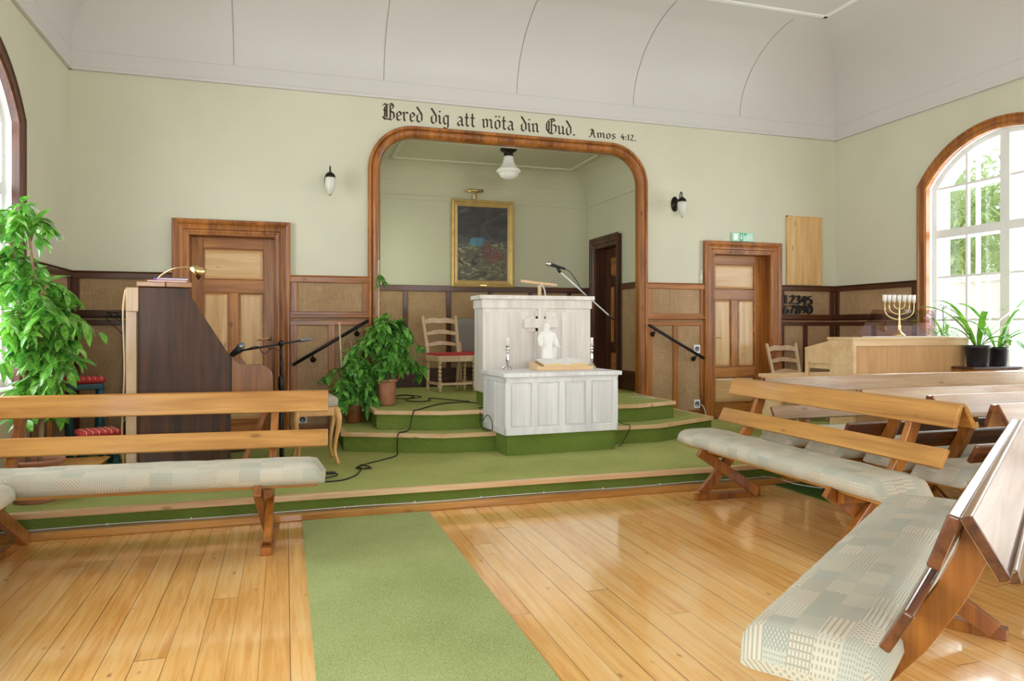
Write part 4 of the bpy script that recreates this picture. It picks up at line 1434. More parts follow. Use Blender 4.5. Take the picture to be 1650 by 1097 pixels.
def candlestick(label, clabel, loc):
    root = thing('candlestick', label, 'candlestick', loc, 0, 'silver candlesticks on the altar')
    b = MB()
    for k in range(3):
        a = 2 * PI * k / 3 + 0.5
        b.tube(curve_pts([(0, 0, 0.045), (0.025 * math.cos(a), 0.025 * math.sin(a), 0.03), (0.05 * math.cos(a), 0.05 * math.sin(a), 0.006)]), [0.012] * 8 + [0.010] * 8 + [0.008], 8)
        b.ball((0.05 * math.cos(a), 0.05 * math.sin(a), 0.009), 0.011, 0.011, 0.009, 10, 6)
    b.build('foot', M['silver'], root)
    MB().lathe([(0.016, 0.035), (0.010, 0.05), (0.014, 0.065), (0.017, 0.09), (0.010, 0.135), (0.007, 0.15), (0.015, 0.157), (0.015, 0.163), (0.008, 0.17), (0.016, 0.182), (0.018, 0.192), (0.011, 0.204), (0.022, 0.214), (0.022, 0.219), (0.013, 0.222), (0.0, 0.222)], (0, 0, 0), 18).build('stem', M['silver'], root)
    c = MB().lathe([(0.0, 0.0), (0.0135, 0.0), (0.0135, 0.065), (0.012, 0.068), (0.0, 0.068)], (0, 0, 0), 16)
    o = c.build('candle', M['candle'])
    o.location = (loc[0], loc[1], loc[2] + 0.2222)
    tag(o, clabel, 'candle', 'white candles on the altar')


candlestick('silver candlestick at the left end of the altar', 'short white candle in the left silver candlestick', (1.955, 6.36, ATZ))
candlestick('silver candlestick at the right end of the altar', 'short white candle in the right silver candlestick', (2.795, 6.36, ATZ))

# white robed figure
m = MB()
H = 0.43
secs = [(0.0, .062, .052), (.03, .064, .054), (.12, .060, .050), (.20, .057, .046), (.245, .060, .044), (.29, .066, .045), (.325, .072, .042), (.345, .062, .036), (.358, .034, .028), (.366, .019, .019), (.378, .018, .018)]
n = 40
v, f = [], []
for (z, rx, ry) in secs:
    for k in range(n):
        a = 2 * PI * k / n
        fold = 1 + (0.07 * math.sin(7 * a + z * 16) + 0.04 * math.sin(12 * a - z * 25)) * max(0, (0.32 - z) / 0.32)
        v.append((rx * fold * math.cos(a), ry * fold * math.sin(a), z))
for i in range(len(secs) - 1):
    for k in range(n):
        f.append((i * n + k, i * n + (k + 1) % n, (i + 1) * n + (k + 1) % n, (i + 1) * n + k))
f += [tuple(range(n - 1, -1, -1)), tuple((len(secs) - 1) * n + k for k in range(n))]
m.add(v, f, True)
m.ball((0, -0.004, 0.402), 0.0215, 0.025, 0.031, 16, 10)
m.ball((0, 0.004, 0.407), 0.0255, 0.0245, 0.030, 16, 10)      # hair
m.ball((0, 0.010, 0.376), 0.030, 0.018, 0.030, 14, 8)
m.ball((0, -0.022, 0.378), 0.011, 0.010, 0.014, 10, 6)      # beard
m.ball((0, -0.030, 0.401), 0.004, 0.005, 0.008, 8, 5)      # nose
for s in (-1, 1):
    m.tube([(s * 0.055, 0, 0.335), (s * 0.084, -0.008, 0.275), (s * 0.088, -0.035, 0.215)], [0.024, 0.026, 0.022], 12)
    m.tube([(s * 0.088, -0.035, 0.217), (s * 0.093, -0.06, 0.205)], [0.011, 0.009], 10)
    m.tube([(s * 0.093, -0.058, 0.206), (s * 0.097, -0.082, 0.201)], [0.010, 0.006], 8)
    m.tube([(s * 0.088, -0.066, 0.206), (s * 0.082, -0.078, 0.207)], [0.005, 0.004], 6)
m.prism([(0.062, 0.01, 0.02), (0.10, 0.0, 0.03), (0.108, -0.01, 0.20), (0.082, -0.005, 0.29), (0.055, 0.0, 0.25)], (0, 0.022, 0))
m.box(-0.07, 0.07, -0.058, 0.058, -0.0, 0.014)
o = m.build('statuette', M['plaster'])
o.location = (2.357, 6.405, ATZ)
o.rotation_euler = (0, 0, R(12))
rm = o.modifiers.new('remesh', 'REMESH')
rm.mode = 'VOXEL'
rm.voxel_size = 0.0042
rm.use_smooth_shade = True
sm = o.modifiers.new('smooth', 'SMOOTH')
sm.iterations = 2
tag(o, 'white plaster figurine of a robed person standing behind the bible', 'statuette')

# strut leaning beside the piano keyboard
o = MB().beam([(-0.345, 5.235, PZ + 0.005), (-0.09, 5.235, 0.76)], 0.05, 0.035, (0, 1, 0)).build('wooden_strut', M['bench_z'], None, 0.004)
tag(o, 'slanted pine strut between the piano keyboard end and the left pew', 'wooden strut')

# ------------------------------------------------------------------ organ, its bench, menorah
OX0, OX1, OY = 4.89, 6.25, 5.30
og = thing('electronic_organ', 'pale birch organ seen from the back beside the right window', 'organ', (OX0, OY, PZ))
OW, OH = OX1 - OX0, 1.0
MB().box(0.03, OW - 0.03, 0.012, 0.03, 0.02, OH - 0.06).build('back_panel', M['birch_panel'], og)
fr = MB().box(0, 0.032, 0, 0.03, 0, OH - 0.02).box(OW - 0.032, OW, 0, 0.03, 0, OH - 0.02).box(0.032, OW - 0.032, 0.0004, 0.03, OH - 0.075, OH - 0.02).box(0.032, OW - 0.032, 0.0004, 0.03, 0, 0.08)
fr.build('back_frame', M['birch'], og, 0.002)
MB().box(-0.005, OW + 0.005, -0.005, 0.33, OH - 0.02, OH + 0.005).build('top_board', M['birch'], og, 0.003)
chk = [(0.03, 0.75), (0.03, 0.98), (0.315, 0.98), (0.33, 0.965), (0.64, 0.90), (0.64, 0.75)]
for x in (0.0, OW - 0.03):
    MB().prism([(x, y, z) for y, z in chk], (0.03, 0, 0)).build('cheek', M['birch'], og, 0.003)
    MB().box(x, x + 0.03, 0.03, 0.30, 0.0, 0.75).build('side_board', M['birch'], og, 0.003)
    MB().box(x, x + 0.03, 0.60, 0.64, 0.0, 0.75).build('leg', M['birch'], og, 0.003)
MB().box(0.03, OW - 0.03, 0.05, 0.62, 0.70, 0.75).build('key_bed', M['birch'], og)
MB().box(0.03, OW - 0.03, 0.28, 0.30, 0.0, 0.70).build('knee_board', M['birch'], og)
MB().box(0.10, OW - 0.10, 0.32, 0.58, 0.755, 0.80).build('keyboard', M['paper'], og)
ps = MB().prism([(0.25, 0.22, OH + 0.006), (1.18, 0.22, OH + 0.006), (1.10, 0.13, OH + 0.262), (0.345, 0.13, OH + 0.262)], (0, 0.008, 0))
tag(ps.build('music_desk', M['perspex'], og), 'tinted see-through music desk')
MB().box(0.30, 1.10, 0.05, 0.21, OH + 0.0055, OH + 0.012).build('music_sheet', M['paper'], og)
ob = thing('organ_bench', 'pale birch bench standing on the far side of the organ', 'bench', (4.68, 6.06, PZ))
MB().box(0, 1.20, 0, 0.33, 0.585, 0.62).build('seat', M['birch'], ob, 0.004)
for x in (0.03, 1.13):
    MB().box(x, x + 0.035, 0.02, 0.31, 0.0, 0.585).build('side_board', M['birch'], ob, 0.003)
MB().box(0.065, 1.13, 0.15, 0.18, 0.2, 0.32).build('stretcher', M['birch'], ob, 0.003)

mn = thing('menorah', 'brass seven branched candelabrum standing on the organ top', 'candelabrum', (5.51, 5.40, PZ + OH + 0.0135), R(-8))
MB().lathe([(0.055, 0.0), (0.055, 0.012), (0.04, 0.022), (0.018, 0.045), (0.012, 0.07), (0.017, 0.09), (0.010, 0.11), (0.008, 0.15), (0.012, 0.165), (0.007, 0.18), (0.007, 0.30), (0.011, 0.31)], (0, 0, 0), 16).build('stem', M['brass'], mn)
for r, base in ((0.055, 0.255), (0.105, 0.205), (0.152, 0.155)):
    top = 0.305
    pts = [(-r, 0, top), (-r, 0, base + r * 0.62)]
    pts += [(-r * math.cos(a), 0, base + r * 0.62 - r * 0.62 * math.sin(a)) for a in [PI * i / 18 for i in range(1, 18)]]
    pts += [(r, 0, base + r * 0.62), (r, 0, top)]
    MB().tube(pts, 0.0058, 8).build('branch', M['brass'], mn)
for i, x in enumerate((-0.152, -0.105, -0.055, 0, 0.055, 0.105, 0.152)):
    MB().lathe([(0.006, 0.302), (0.011, 0.312), (0.013, 0.325), (0.0, 0.325)], (x, 0, 0), 12).build('cup', M['brass'], mn)
    c = MB().lathe([(0.0, 0.0), (0.0165, 0.0), (0.0185, 0.062), (0.0, 0.062)], (0, 0, 0), 14).build('candle', M['candle'])
    a = R(-8)
    c.location = (5.51 + x * math.cos(a), 5.40 + x * math.sin(a), PZ + OH + 0.0135 + 0.3255)
    tag(c, ('short white candle on the candelabrum, ' + ('leftmost of the seven', 'second from the left', 'third from the left', 'in the middle of the seven', 'third from the right', 'second from the right', 'rightmost of the seven')[i]), 'candle', 'candles on the candelabrum')


# ------------------------------------------------------------------ plants
def leaf(mb, p, d, up, L, W, droop=0.25, seg=4):
    """one pointed oval leaf from p along d, folded along its midrib"""
    d = Vector(d).normalized()
    s = d.cross(Vector(up))
    s = s.normalized() if s.length > 1e-4 else d.orthogonal().normalized()
    n = s.cross(d)
    v, f = [], []
    for i in range(seg + 1):
        t = i / seg
        w = W * 0.5 * (math.sin(PI * min(1, t * 0.94 + 0.03)) ** 0.8) * (1.15 - 0.5 * t)
        c = Vector(p) + d * (L * t) - n * (droop * L * t * t)
        v += [c - s * w + n * w * 0.25, c, c + s * w + n * w * 0.25]
    for i in range(seg):
        a = i * 3
        f += [(a, a + 1, a + 4, a + 3), (a + 1, a + 2, a + 5, a + 4)]
    mb.add(v, f, True)


def ficus(name, label, loc, pot, trunks, blobs, n_br, seed, mats, LL=0.105, stakes=()):
    rnd = random.Random(seed)
    root = thing(name, label, 'potted plant', loc)
    ph, rt, rb, pm = pot
    MB().lathe([(0.0, 0.0), (rb, 0.0), (rb + 0.006, 0.01), (rt - 0.012, ph - 0.035), (rt - 0.012, ph - 0.03), (rt + 0.008, ph - 0.025), (rt + 0.008, ph), (rt - 0.008, ph), (rt - 0.012, ph - 0.03), (rb * 0.9, 0.03), (0.0, 0.03)], (0, 0, 0), 28).build('pot', pm, root)
    MB().lathe([(0.0, ph - 0.045), (rt - 0.016, ph - 0.045)], (0, 0, 0), 20, False).build('soil', M['soil'], root)
    for i, T in enumerate(trunks):
        pts = curve_pts([Vector(q) for q in T], 5)
        m = len(pts)
        MB().tube(pts, [0.016 - 0.010 * k / m for k in range(m)], 8).build('trunk', M['twig'], root)
    for (a, b) in stakes:
        MB().tube([a, b], 0.008, 8).build('stake', M['beech'], root)
    fo, tw = MB(), MB()
    allp = [p for T in trunks for p in curve_pts([Vector(q) for q in T], 6)]
    for k in range(n_br):
        bl = blobs[rnd.choices(range(len(blobs)), [b[2] for b in blobs])[0]]
        c, rad = Vector(bl[0]), bl[1]
        u = Vector((rnd.gauss(0, 1), rnd.gauss(0, 1), rnd.gauss(0, 1))).normalized() * (rnd.random() ** 0.4)
        e = c + Vector((u.x * rad[0], u.y * rad[1], u.z * rad[2]))
        near = min(allp, key=lambda q: (q - e).length + abs(q.z - e.z + 0.05) * 0.5)
        mid = (near + e) / 2 + Vector((0, 0, 0.05 + 0.12 * (near - e).length))
        end = e + (e - near).normalized() * 0.02 - Vector((0, 0, 0.03))
        cp = curve_pts([near, mid, end], 6)
        tw.tube(cp, [0.004 - 0.0028 * i / (len(cp) - 1) for i in range(len(cp))], 5, False)
        m = len(cp)
        for i in range(m // 3, m):
            for s in (0, 1):
                if rnd.random() < 0.22: continue
                p = cp[i]
                t = (cp[min(i + 1, m - 1)] - cp[max(i - 1, 0)]).normalized()
                out = Vector((rnd.gauss(0, 1), rnd.gauss(0, 1), rnd.gauss(0, 0.5))).normalized()
                d = (t * 0.5 + out * 0.85 + Vector((0, 0, -0.35))).normalized()
                up = (Vector((rnd.gauss(0, 0.35), rnd.gauss(0, 0.35), 1)) + out * 0.2).normalized()
                leaf(fo, p, d, up, LL * rnd.uniform(0.65, 1.15), LL * rnd.uniform(0.38, 0.5), rnd.uniform(0.1, 0.4))
    tw.build('twigs', M['twig'], root)
    fo.build('foliage', mats, root)
    return root


ficus('weeping_fig', 'tall weeping fig with bright drooping leaves at the left window', (-1.50, 5.26, PZ), (0.27, 0.155, 0.115, M['terracotta']),
      [[(0.02, 0, 0.2), (0.03, 0.02, 0.7), (0.01, 0, 1.2), (-0.05, 0, 1.8)], [(-0.05, 0.03, 0.2), (-0.06, 0.02, 0.7), (-0.10, 0.02, 1.3), (-0.15, 0.0, 1.75)]],
      [((-0.14, 0.0, 1.72), (0.26, 0.24, 0.18), 1.3), ((-0.03, 0.0, 1.38), (0.34, 0.26, 0.16), 1.2), ((0.12, -0.03, 1.13), (0.29, 0.25, 0.16), 1.3), ((0.02, -0.05, 0.88), (0.27, 0.22, 0.14), 1.2), ((0.0, -0.04, 0.64), (0.20, 0.2, 0.13), 0.9)], 92, 5, M['ficus_lit'], 0.12)
ficus('potted_ficus', 'tall bushy ficus in a terracotta pot on the upper carpeted step', (0.955, 7.14, S2), (0.255, 0.10, 0.078, M['terracotta']),
      [[(0, 0, 0.15), (0.0, 0, 0.5), (-0.03, 0.02, 0.9), (-0.10, 0.04, 1.2)], [(0.03, 0, 0.15), (0.05, 0, 0.5), (0.02, 0, 0.85)]],
      [((0.0, 0.02, 0.72), (0.27, 0.2, 0.16), 1.6), ((0.16, -0.02, 0.60), (0.18, 0.16, 0.13), 1.1), ((-0.16, 0.0, 0.62), (0.2, 0.17, 0.14), 1.1), ((0.02, -0.02, 0.42), (0.2, 0.15, 0.14), 1.2), ((-0.08, 0.03, 1.22), (0.06, 0.06, 0.10), 0.55), ((0.30, -0.05, 0.36), (0.07, 0.06, 0.05), 0.22)], 62, 8, M['ficus'], 0.125, [((-0.075, 0.03, 0.15), (-0.075, 0.03, 1.42))])
ficus('potted_ficus', 'lower bushy ficus in a brown pot on the lower carpeted step', (0.645, 7.22, S1), (0.22, 0.095, 0.07, M['terracotta_dark']),
      [[(0, 0, 0.15), (0.0, 0, 0.45), (-0.03, 0.0, 0.8)], [(0.02, 0.01, 0.15), (0.05, 0, 0.5), (0.06, 0, 0.72)]],
      [((-0.02, 0, 0.42), (0.27, 0.2, 0.17), 1.8), ((-0.12, -0.02, 0.24), (0.2, 0.16, 0.12), 1.2), ((0.10, -0.03, 0.26), (0.2, 0.15, 0.12), 1.1), ((-0.30, 0.0, 0.50), (0.12, 0.1, 0.06), 0.3), ((0.0, 0, 0.62), (0.16, 0.14, 0.1), 0.9)], 58, 21, M['ficus'], 0.12, [((-0.10, 0.03, 0.15), (-0.135, 0.04, 0.98))])


def strap_leaf(mb, p, az, L, rise, W, tip_droop):
    d = Vector((math.cos(az), math.sin(az), 0))
    s = Vector((-math.sin(az), math.cos(az), 0))
    n = 12
    v, f = [], []
    for i in range(n + 1):
        t = i / n
        w = W * 0.5 * (min(1, 0.35 + t * 2.2) if t < 0.55 else 1.0) * (1 if t < 0.75 else max(0.03, math.sqrt(max(0, 1 - ((t - 0.75) / 0.25) ** 2))))
        c = Vector(p) + d * (L * (0.12 * t + 0.88 * t * t ** 0.35)) + Vector((0, 0, rise * math.sin(min(1.0, t * 1.05) * PI * 0.5) - tip_droop * t ** 2.6))
        v += [c - s * w + Vector((0, 0, w * 0.35)), c, c + s * w + Vector((0, 0, w * 0.35))]
    for i in range(n):
        a = i * 3
        f += [(a, a + 1, a + 4, a + 3), (a + 1, a + 2, a + 5, a + 4)]
    mb.add(v, f, True)


pt = thing('plant_table', 'narrow dark wooden table under the window carrying two black pots', 'table', (6.335, 5.18, PZ))
MB().box(-0.31, 0.30, -0.115, 0.115, 0.705, 0.728).build('table_top', M['dark_x'], pt, 0.004)
MB().box(-0.29, 0.28, -0.10, 0.10, 0.64, 0.705).build('apron', M['trim_x'], pt, 0.003)
for sx in (-0.285, 0.275):
    for sy in (-0.092, 0.092):
        MB().box(sx - 0.018, sx + 0.018, sy - 0.018, sy + 0.018, 0, 0.64).build('leg', M['dark_z'], pt, 0.003)


def lily(label, loc, R0, H0, specs, seed):
    rnd = random.Random(seed)
    root = thing('strap_leaf_plant', label, 'potted plant', loc)
    MB().lathe([(0.0, 0.0), (R0 * 0.8, 0.0), (R0 * 0.82, 0.006), (R0 * 0.97, H0 - 0.03), (R0 * 1.02, H0 - 0.028), (R0 * 1.03, H0), (R0 * 0.93, H0), (R0 * 0.92, H0 - 0.03), (0.0, H0 - 0.03)], (0, 0, 0), 28).build('pot', M['black_pot'], root)
    fo = MB()
    for (az, L, rise, W, dr) in specs:
        strap_leaf(fo, (0.02 * math.cos(R(az)), 0.02 * math.sin(R(az)), H0 - 0.03), R(az), L, rise, W, dr)
    fo.build('leaves', M['strap'], root)
    return root


lily('strap leaved plant in a black pot nearest the organ', (6.215, 5.18, PZ + 0.7285), 0.108, 0.20,
     [(158, 0.56, 0.42, 0.05, 0.04), (170, 0.44, 0.46, 0.05, 0.02), (150, 0.40, 0.28, 0.045, 0.16), (185, 0.46, 0.36, 0.05, 0.10), (-60, 0.52, 0.42, 0.055, 0.0), (-50, 0.56, 0.32, 0.05, 0.08), (-75, 0.44, 0.22, 0.05, 0.32), (-55, 0.36, 0.16, 0.05, 0.36), (250, 0.12, 0.34, 0.065, 0.0), (300, 0.20, 0.36, 0.06, 0.0), (140, 0.30, 0.40, 0.045, 0.02), (230, 0.30, 0.26, 0.05, 0.14)], 3)
lily('strap leaved plant in the black pot closer to the window frame', (6.475, 5.19, PZ + 0.7285), 0.095, 0.18,
     [(165, 0.40, 0.44, 0.05, 0.0), (150, 0.36, 0.34, 0.05, 0.10), (-95, 0.30, 0.40, 0.05, 0.02), (-85, 0.40, 0.52, 0.055, 0.0), (-78, 0.44, 0.30, 0.05, 0.20), (-70, 0.34, 0.20, 0.05, 0.36), (-85, 0.52, 0.26, 0.05, 0.16), (-100, 0.46, 0.20, 0.05, 0.40), (240, 0.26, 0.24, 0.045, 0.2)], 4)
ps = thing('plant_stand', 'small dark stand between the organ and the window', 'stand', (6.46, 5.74, PZ))
MB().lathe([(0.0, 0.70), (0.14, 0.70), (0.14, 0.72), (0.0, 0.72)], (0, 0, 0), 24).build('stand_top', M['dark_x'], ps)
for k in range(3):
    a = 2 * PI * k / 3
    MB().tube([(0.10 * math.cos(a), 0.10 * math.sin(a), 0.70), (0.15 * math.cos(a), 0.15 * math.sin(a), 0.0)], 0.013, 8).build('leg', M['dark_z'], ps)
vp = thing('variegated_plant', 'small bushy plant with white edged leaves behind the organ', 'potted plant', (6.46, 5.74, PZ + 0.7205))
MB().lathe([(0.0, 0.0), (0.075, 0.0), (0.10, 0.15), (0.09, 0.15), (0.088, 0.12), (0.0, 0.12)], (0, 0, 0), 24).build('pot', M['black_pot'], vp)
fo = MB()
rnd = random.Random(9)
for k in range(170):
    u = Vector((rnd.gauss(0, 1), rnd.gauss(0, 1), rnd.gauss(0, 0.8))).normalized() * rnd.random() ** 0.4
    p = Vector((u.x * 0.17 - 0.03, u.y * 0.16, 0.27 + u.z * 0.13))
    d = Vector((u.x + rnd.gauss(0, 0.4), u.y + rnd.gauss(0, 0.4), 0.15 + rnd.gauss(0, 0.35)))
    leaf(fo, p, d, (0, 0, 1), rnd.uniform(0.06, 0.10), rnd.uniform(0.022, 0.034), rnd.uniform(0.1, 0.5))
fo.build('leaves', M['varieg'], vp)
fo = MB()
for az, L, ri, W, dr in ((185, 0.26, 0.36, 0.03, 0.02), (150, 0.22, 0.42, 0.028, 0.02), (225, 0.30, 0.33, 0.032, 0.05), (120, 0.2, 0.4, 0.03, 0.05)):
    strap_leaf(fo, (0, 0, 0.12), R(az), L, ri, W, dr)
fo.build('long_leaves', M['strap'], vp)
fb = MB().tube(curve_pts([(0, 0.02, 0.12), (-0.01, 0.02, 0.4), (-0.015, 0.02, 0.56)]), 0.005, 6)
for k in range(9):
    a = 2 * PI * k / 9
    fb.tube([(-0.015, 0.02, 0.56), (-0.015 + 0.045 * math.cos(a), 0.02 + 0.03 * math.sin(a), 0.585 + 0.01 * (k % 3))], 0.002, 5)
    fb.ball((-0.015 + 0.048 * math.cos(a), 0.02 + 0.032 * math.sin(a), 0.588 + 0.01 * (k % 3)), 0.006, 0.006, 0.006, 6, 4)
fb.build('dry_flower_stalk', M['bronze'], vp)

# ------------------------------------------------------------------ items behind the left pew
for lab, x, y, rot, H, w in (('taller blue green stool with a striped red cushion in the left corner', -1.60, 6.86, 18, 0.63, 0.13), ('lower blue green stool with a striped red cushion behind the piano', -1.405, 6.42, 25, 0.24, 0.13)):
    s = thing('padded_stool', lab, 'stool', (x, y, PZ), R(rot), 'blue green stools with red cushions')
    for sx in (-1, 1):
        for sy in (-1, 1):
            lg = MB().lathe([(0.0, 0.0), (0.018, 0.0), (0.026, 0.05), (0.018, 0.09), (0.03, H * 0.4), (0.02, H * 0.7), (0.026, H - 0.03), (0.0, H - 0.03)], (sx * w * 0.85, sy * 0.10, 0), 12)
            lg.build('leg', M['teal'], s)
    MB().box(-w, w, -0.13, 0.13, H - 0.05, H).build('seat_frame', M['teal'], s, 0.01)
    cu = MB().box(-w - 0.012, w + 0.012, -0.14, 0.14, H, H + 0.055)
    tag(cu.build('cushion', M['red_fabric'], s, 0.024, 4, True), 'red cushion with thin pale stripes')
    pp = MB()
    for k in range(6):
        x0 = -w + (k + 0.5) * 2 * w / 6
        pp.tube(curve_pts([(x0, -0.141, H + 0.028), (x0, -0.118, H + 0.0535), (x0, 0.118, H + 0.0535), (x0, 0.141, H + 0.028)], 4), 0.0028, 5)
    pp.build('cushion_stripe', M['beech'], s)
st = thing('pine_stand', 'small pine reading stand with a sloping top behind the weeping fig', 'stand', (-1.73, 6.32, PZ))
MB().box(0.0, 0.035, 0.0, 0.045, 0.0, 0.70).build('post', M['bench_z'], st, 0.003)
MB().beam([(-0.125, 0.02, 0.665), (0.10, 0.02, 0.745)], 0.26, 0.022, (0, 1, 0)).build('sloping_top', M['bench_x'], st, 0.003)
MB().box(-0.09, 0.11, -0.10, 0.14, 0.0, 0.03).build('foot', M['bench_x'], st, 0.003)
wb2 = MB().prism([(-1.70, 5.92, PZ), (-1.36, 5.92, PZ), (-1.27, 5.92, PZ + 0.11), (-1.70, 5.92, PZ + 0.11)], (0, 0.30, 0))
tag(wb2.build('wooden_box', M['bench_x'], None, 0.004), 'low pine box with slanted end beside the weeping fig pot', 'box')
ws = thing('wire_stand', 'folded black wire music stand on the left wall panelling behind the piano', 'music stand', (-1.42, 7.42, PZ))
w = MB()
for z in (1.20, 1.235):
    w.tube([(-0.14, 0, z), (0.12, 0, z)], 0.004, 6)
w.tube([(-0.12, 0, 1.23), (0.10, -0.06, 1.06)], 0.004, 6).tube([(-0.06, 0.02, 1.23), (0.11, -0.05, 1.02)], 0.004, 6).tube([(-0.15, 0, 1.19), (0.02, -0.04, 1.02)], 0.004, 6).tube([(0.0, -0.04, 1.02), (0.12, -0.05, 1.02)], 0.004, 6)
w.build('wire_desk', M['black_metal'], ws)
MB().tube([(0.05, 0.0, 1.22), (0.05, 0.0, 0.3)], 0.007, 8).build('pole', M['black_metal'], ws)
for a in (30, 150, 270):
    MB().tube([(0.05, 0, 0.34), (0.05 + 0.16 * math.cos(R(a)), 0.10 * math.sin(R(a)), 0.006)], 0.005, 6).build('leg', M['chrome'], ws)

# ------------------------------------------------------------------ wall lights, ceiling lamp, picture
def sconce(label, x, z):
    s = thing('wall_sconce', label, 'wall lamp', (x, YF, z), 0, 'wall lamps beside the arch')
    rx = Matrix.Rotation(R(90), 3, 'X')
    sx = Matrix.Diagonal((0.72, 1, 1.3)).to_3x3()
    MB().lathe([(0.068, 0.0), (0.068, 0.008), (0.055, 0.016), (0.03, 0.02), (0.022, 0.035), (0.0, 0.038)], (0, 0, 0), 24, True, sx @ rx).build('wall_plate', M['bronze'], s)
    pts = curve_pts([(0, -0.03, -0.02), (0, -0.075, -0.045), (0, -0.115, 0.0), (0, -0.118, 0.07), (0, -0.14, 0.115), (0, -0.165, 0.10), (0, -0.165, 0.065)], 6)
    MB().tube(pts, 0.007, 8).build('arm', M['bronze'], s)
    MB().ball((0, -0.165, 0.062), 0.010, 0.010, 0.010, 10, 6).lathe([(0.0, 0.062), (0.02, 0.057), (0.045, 0.035), (0.052, 0.008), (0.048, 0.004)], (0, -0.165, -0.005), 22, False).build('cap', M['bronze'], s)
    MB().lathe([(0.047, 0.004), (0.053, -0.03), (0.050, -0.075), (0.036, -0.125), (0.016, -0.158), (0.0, -0.165)], (0, -0.165, -0.004), 24, False).build('glass_shade', M['frosted'], s)
    MB().lathe([(0.013, -0.158), (0.014, -0.166), (0.005, -0.176), (0.0, -0.178)], (0, -0.165, -0.004), 12).build('finial', M['brass'], s)


sconce('dark wall lamp with acorn glass left of the arch', 0.43, 2.735)
sconce('dark wall lamp with acorn glass right of the arch', 4.376, 2.70)
cl = thing('ceiling_lamp', 'white opal glass ceiling lamp with dark fitting inside the arch', 'ceiling lamp', (2.475, 8.02, ACZ))
MB().lathe([(0.095, 0.0), (0.098, -0.015), (0.085, -0.03), (0.05, -0.045), (0.055, -0.06), (0.052, -0.095), (0.0, -0.095)], (0, 0, 0), 28).build('fitting', M['bronze'], cl)
MB().lathe([(0.05, -0.085), (0.058, -0.10), (0.062, -0.13), (0.075, -0.17), (0.105, -0.215), (0.135, -0.24), (0.145, -0.262), (0.132, -0.278), (0.118, -0.283), (0.112, -0.30), (0.085, -0.335), (0.045, -0.352), (0.0, -0.357)], (0, 0, 0), 36, False).build('globe', M['opal'], cl)
px0, px1, pz0, pz1 = 2.053, 2.906, 1.775, 2.916
pc = thing('framed_painting', 'dark landscape painting in a gilt frame on the recess wall', 'painting', ((px0 + px1) / 2, LY - 0.012, (pz0 + pz1) / 2))
hw, hh = (px1 - px0) / 2, (pz1 - pz0) / 2
path = [Vector((-hw, 0, -hh)), Vector((-hw, 0, hh)), Vector((hw, 0, hh)), Vector((hw, 0, -hh))]
dd = [Vector((1, 0, 1)), Vector((1, 0, -1)), Vector((-1, 0, -1)), Vector((-1, 0, 1))]
prof = [(0.0, 0.0), (0.0, 0.03), (0.012, 0.045), (0.03, 0.05), (0.042, 0.035), (0.052, 0.03), (0.062, 0.032), (0.072, 0.02), (0.082, 0.022), (0.09, 0.012)]
fix_normals(MB().sweep(path, prof, lambda i: (dd[i], Vector((0, -1, 0))), closed=True).build('frame', M['gold'], pc))
MB().box(-hw + 0.07, hw - 0.07, -0.014, -0.004, -hh + 0.07, hh - 0.07).build('canvas', M['painting'], pc)
tag(pc.children[-1], 'dark canvas with cloudy sky over pale stones')
MB().box(-0.045, 0.045, -0.053, -0.047, -hh + 0.015, -hh + 0.035).build('name_plate', M['brass'], pc, 0.002)
pi = thing('picture_light', 'small brass picture light above the gilt frame', 'picture light', (2.355, LY, 2.93))
MB().box(-0.02, 0.02, -0.05, -0.01, -0.01, 0.05).tube(curve_pts([(0.03, -0.012, 0.0), (0.03, -0.05, 0.06), (0.03, -0.10, 0.085), (0.03, -0.14, 0.085)]), 0.009, 8).build('bracket', M['brass'], pi)
MB().tube([(-0.115, -0.15, 0.085), (0.095, -0.15, 0.085)], 0.022, 14).build('shade', M['brass'], pi)


# ------------------------------------------------------------------ handrails, sockets, sign, hymn board
def handrail(label, a, b, brs):
    h = thing('handrail', label, 'handrail', (a[0], YF, a[1]))
    dx, dz = b[0] - a[0], b[1] - a[1]
    MB().tube([(0, -0.10, 0), (dx, -0.10, dz)], 0.0165, 12).ball((0, -0.10, 0), 0.017, 0.017, 0.017, 10, 6).ball((dx, -0.10, dz), 0.017, 0.017, 0.017, 10, 6).build('rail', M['black_metal'], h)
    for t in brs:
        b2 = MB().tube(curve_pts([(dx * t, -0.10, dz * t - 0.014), (dx * t + 0.005, -0.085, dz * t - 0.05), (dx * t + 0.008, -0.02, dz * t - 0.065)]), 0.006, 8)
        b2.lathe([(0.028, 0.0), (0.028, 0.006), (0.012, 0.02), (0.0, 0.02)], (dx * t + 0.008, -0.030, dz * t - 0.065), 16, True, Matrix.Rotation(R(90), 3, 'X'))
        b2.build('bracket', M['bronze'], h)


handrail('slanting black handrail left of the arch, behind the bushy ficus', (0.085, 0.885), (0.80, 1.315), (0.25, 0.85))
handrail('slanting black handrail right of the arch on the panelling', (3.99, 1.275), (4.70, 0.89), (0.10, 0.86))


def socket(label, x, z, w=0.085, h=0.10, holes=True):
    s = thing('wall_socket', label, 'wall socket', (x, YF - 0.0125, z))
    MB().box(-w / 2, w / 2, -0.014, 0, -h / 2, h / 2).build('cover', M['socket'], s, 0.004)
    if holes:
        MB().lathe([(0.030, 0.0), (0.030, 0.004), (0.027, 0.004), (0.026, 0.001), (0.0, 0.001)], (0, -0.0142, 0), 18, False, Matrix.Rotation(R(90), 3, 'X')).build('cup', M['grey_metal'], s)


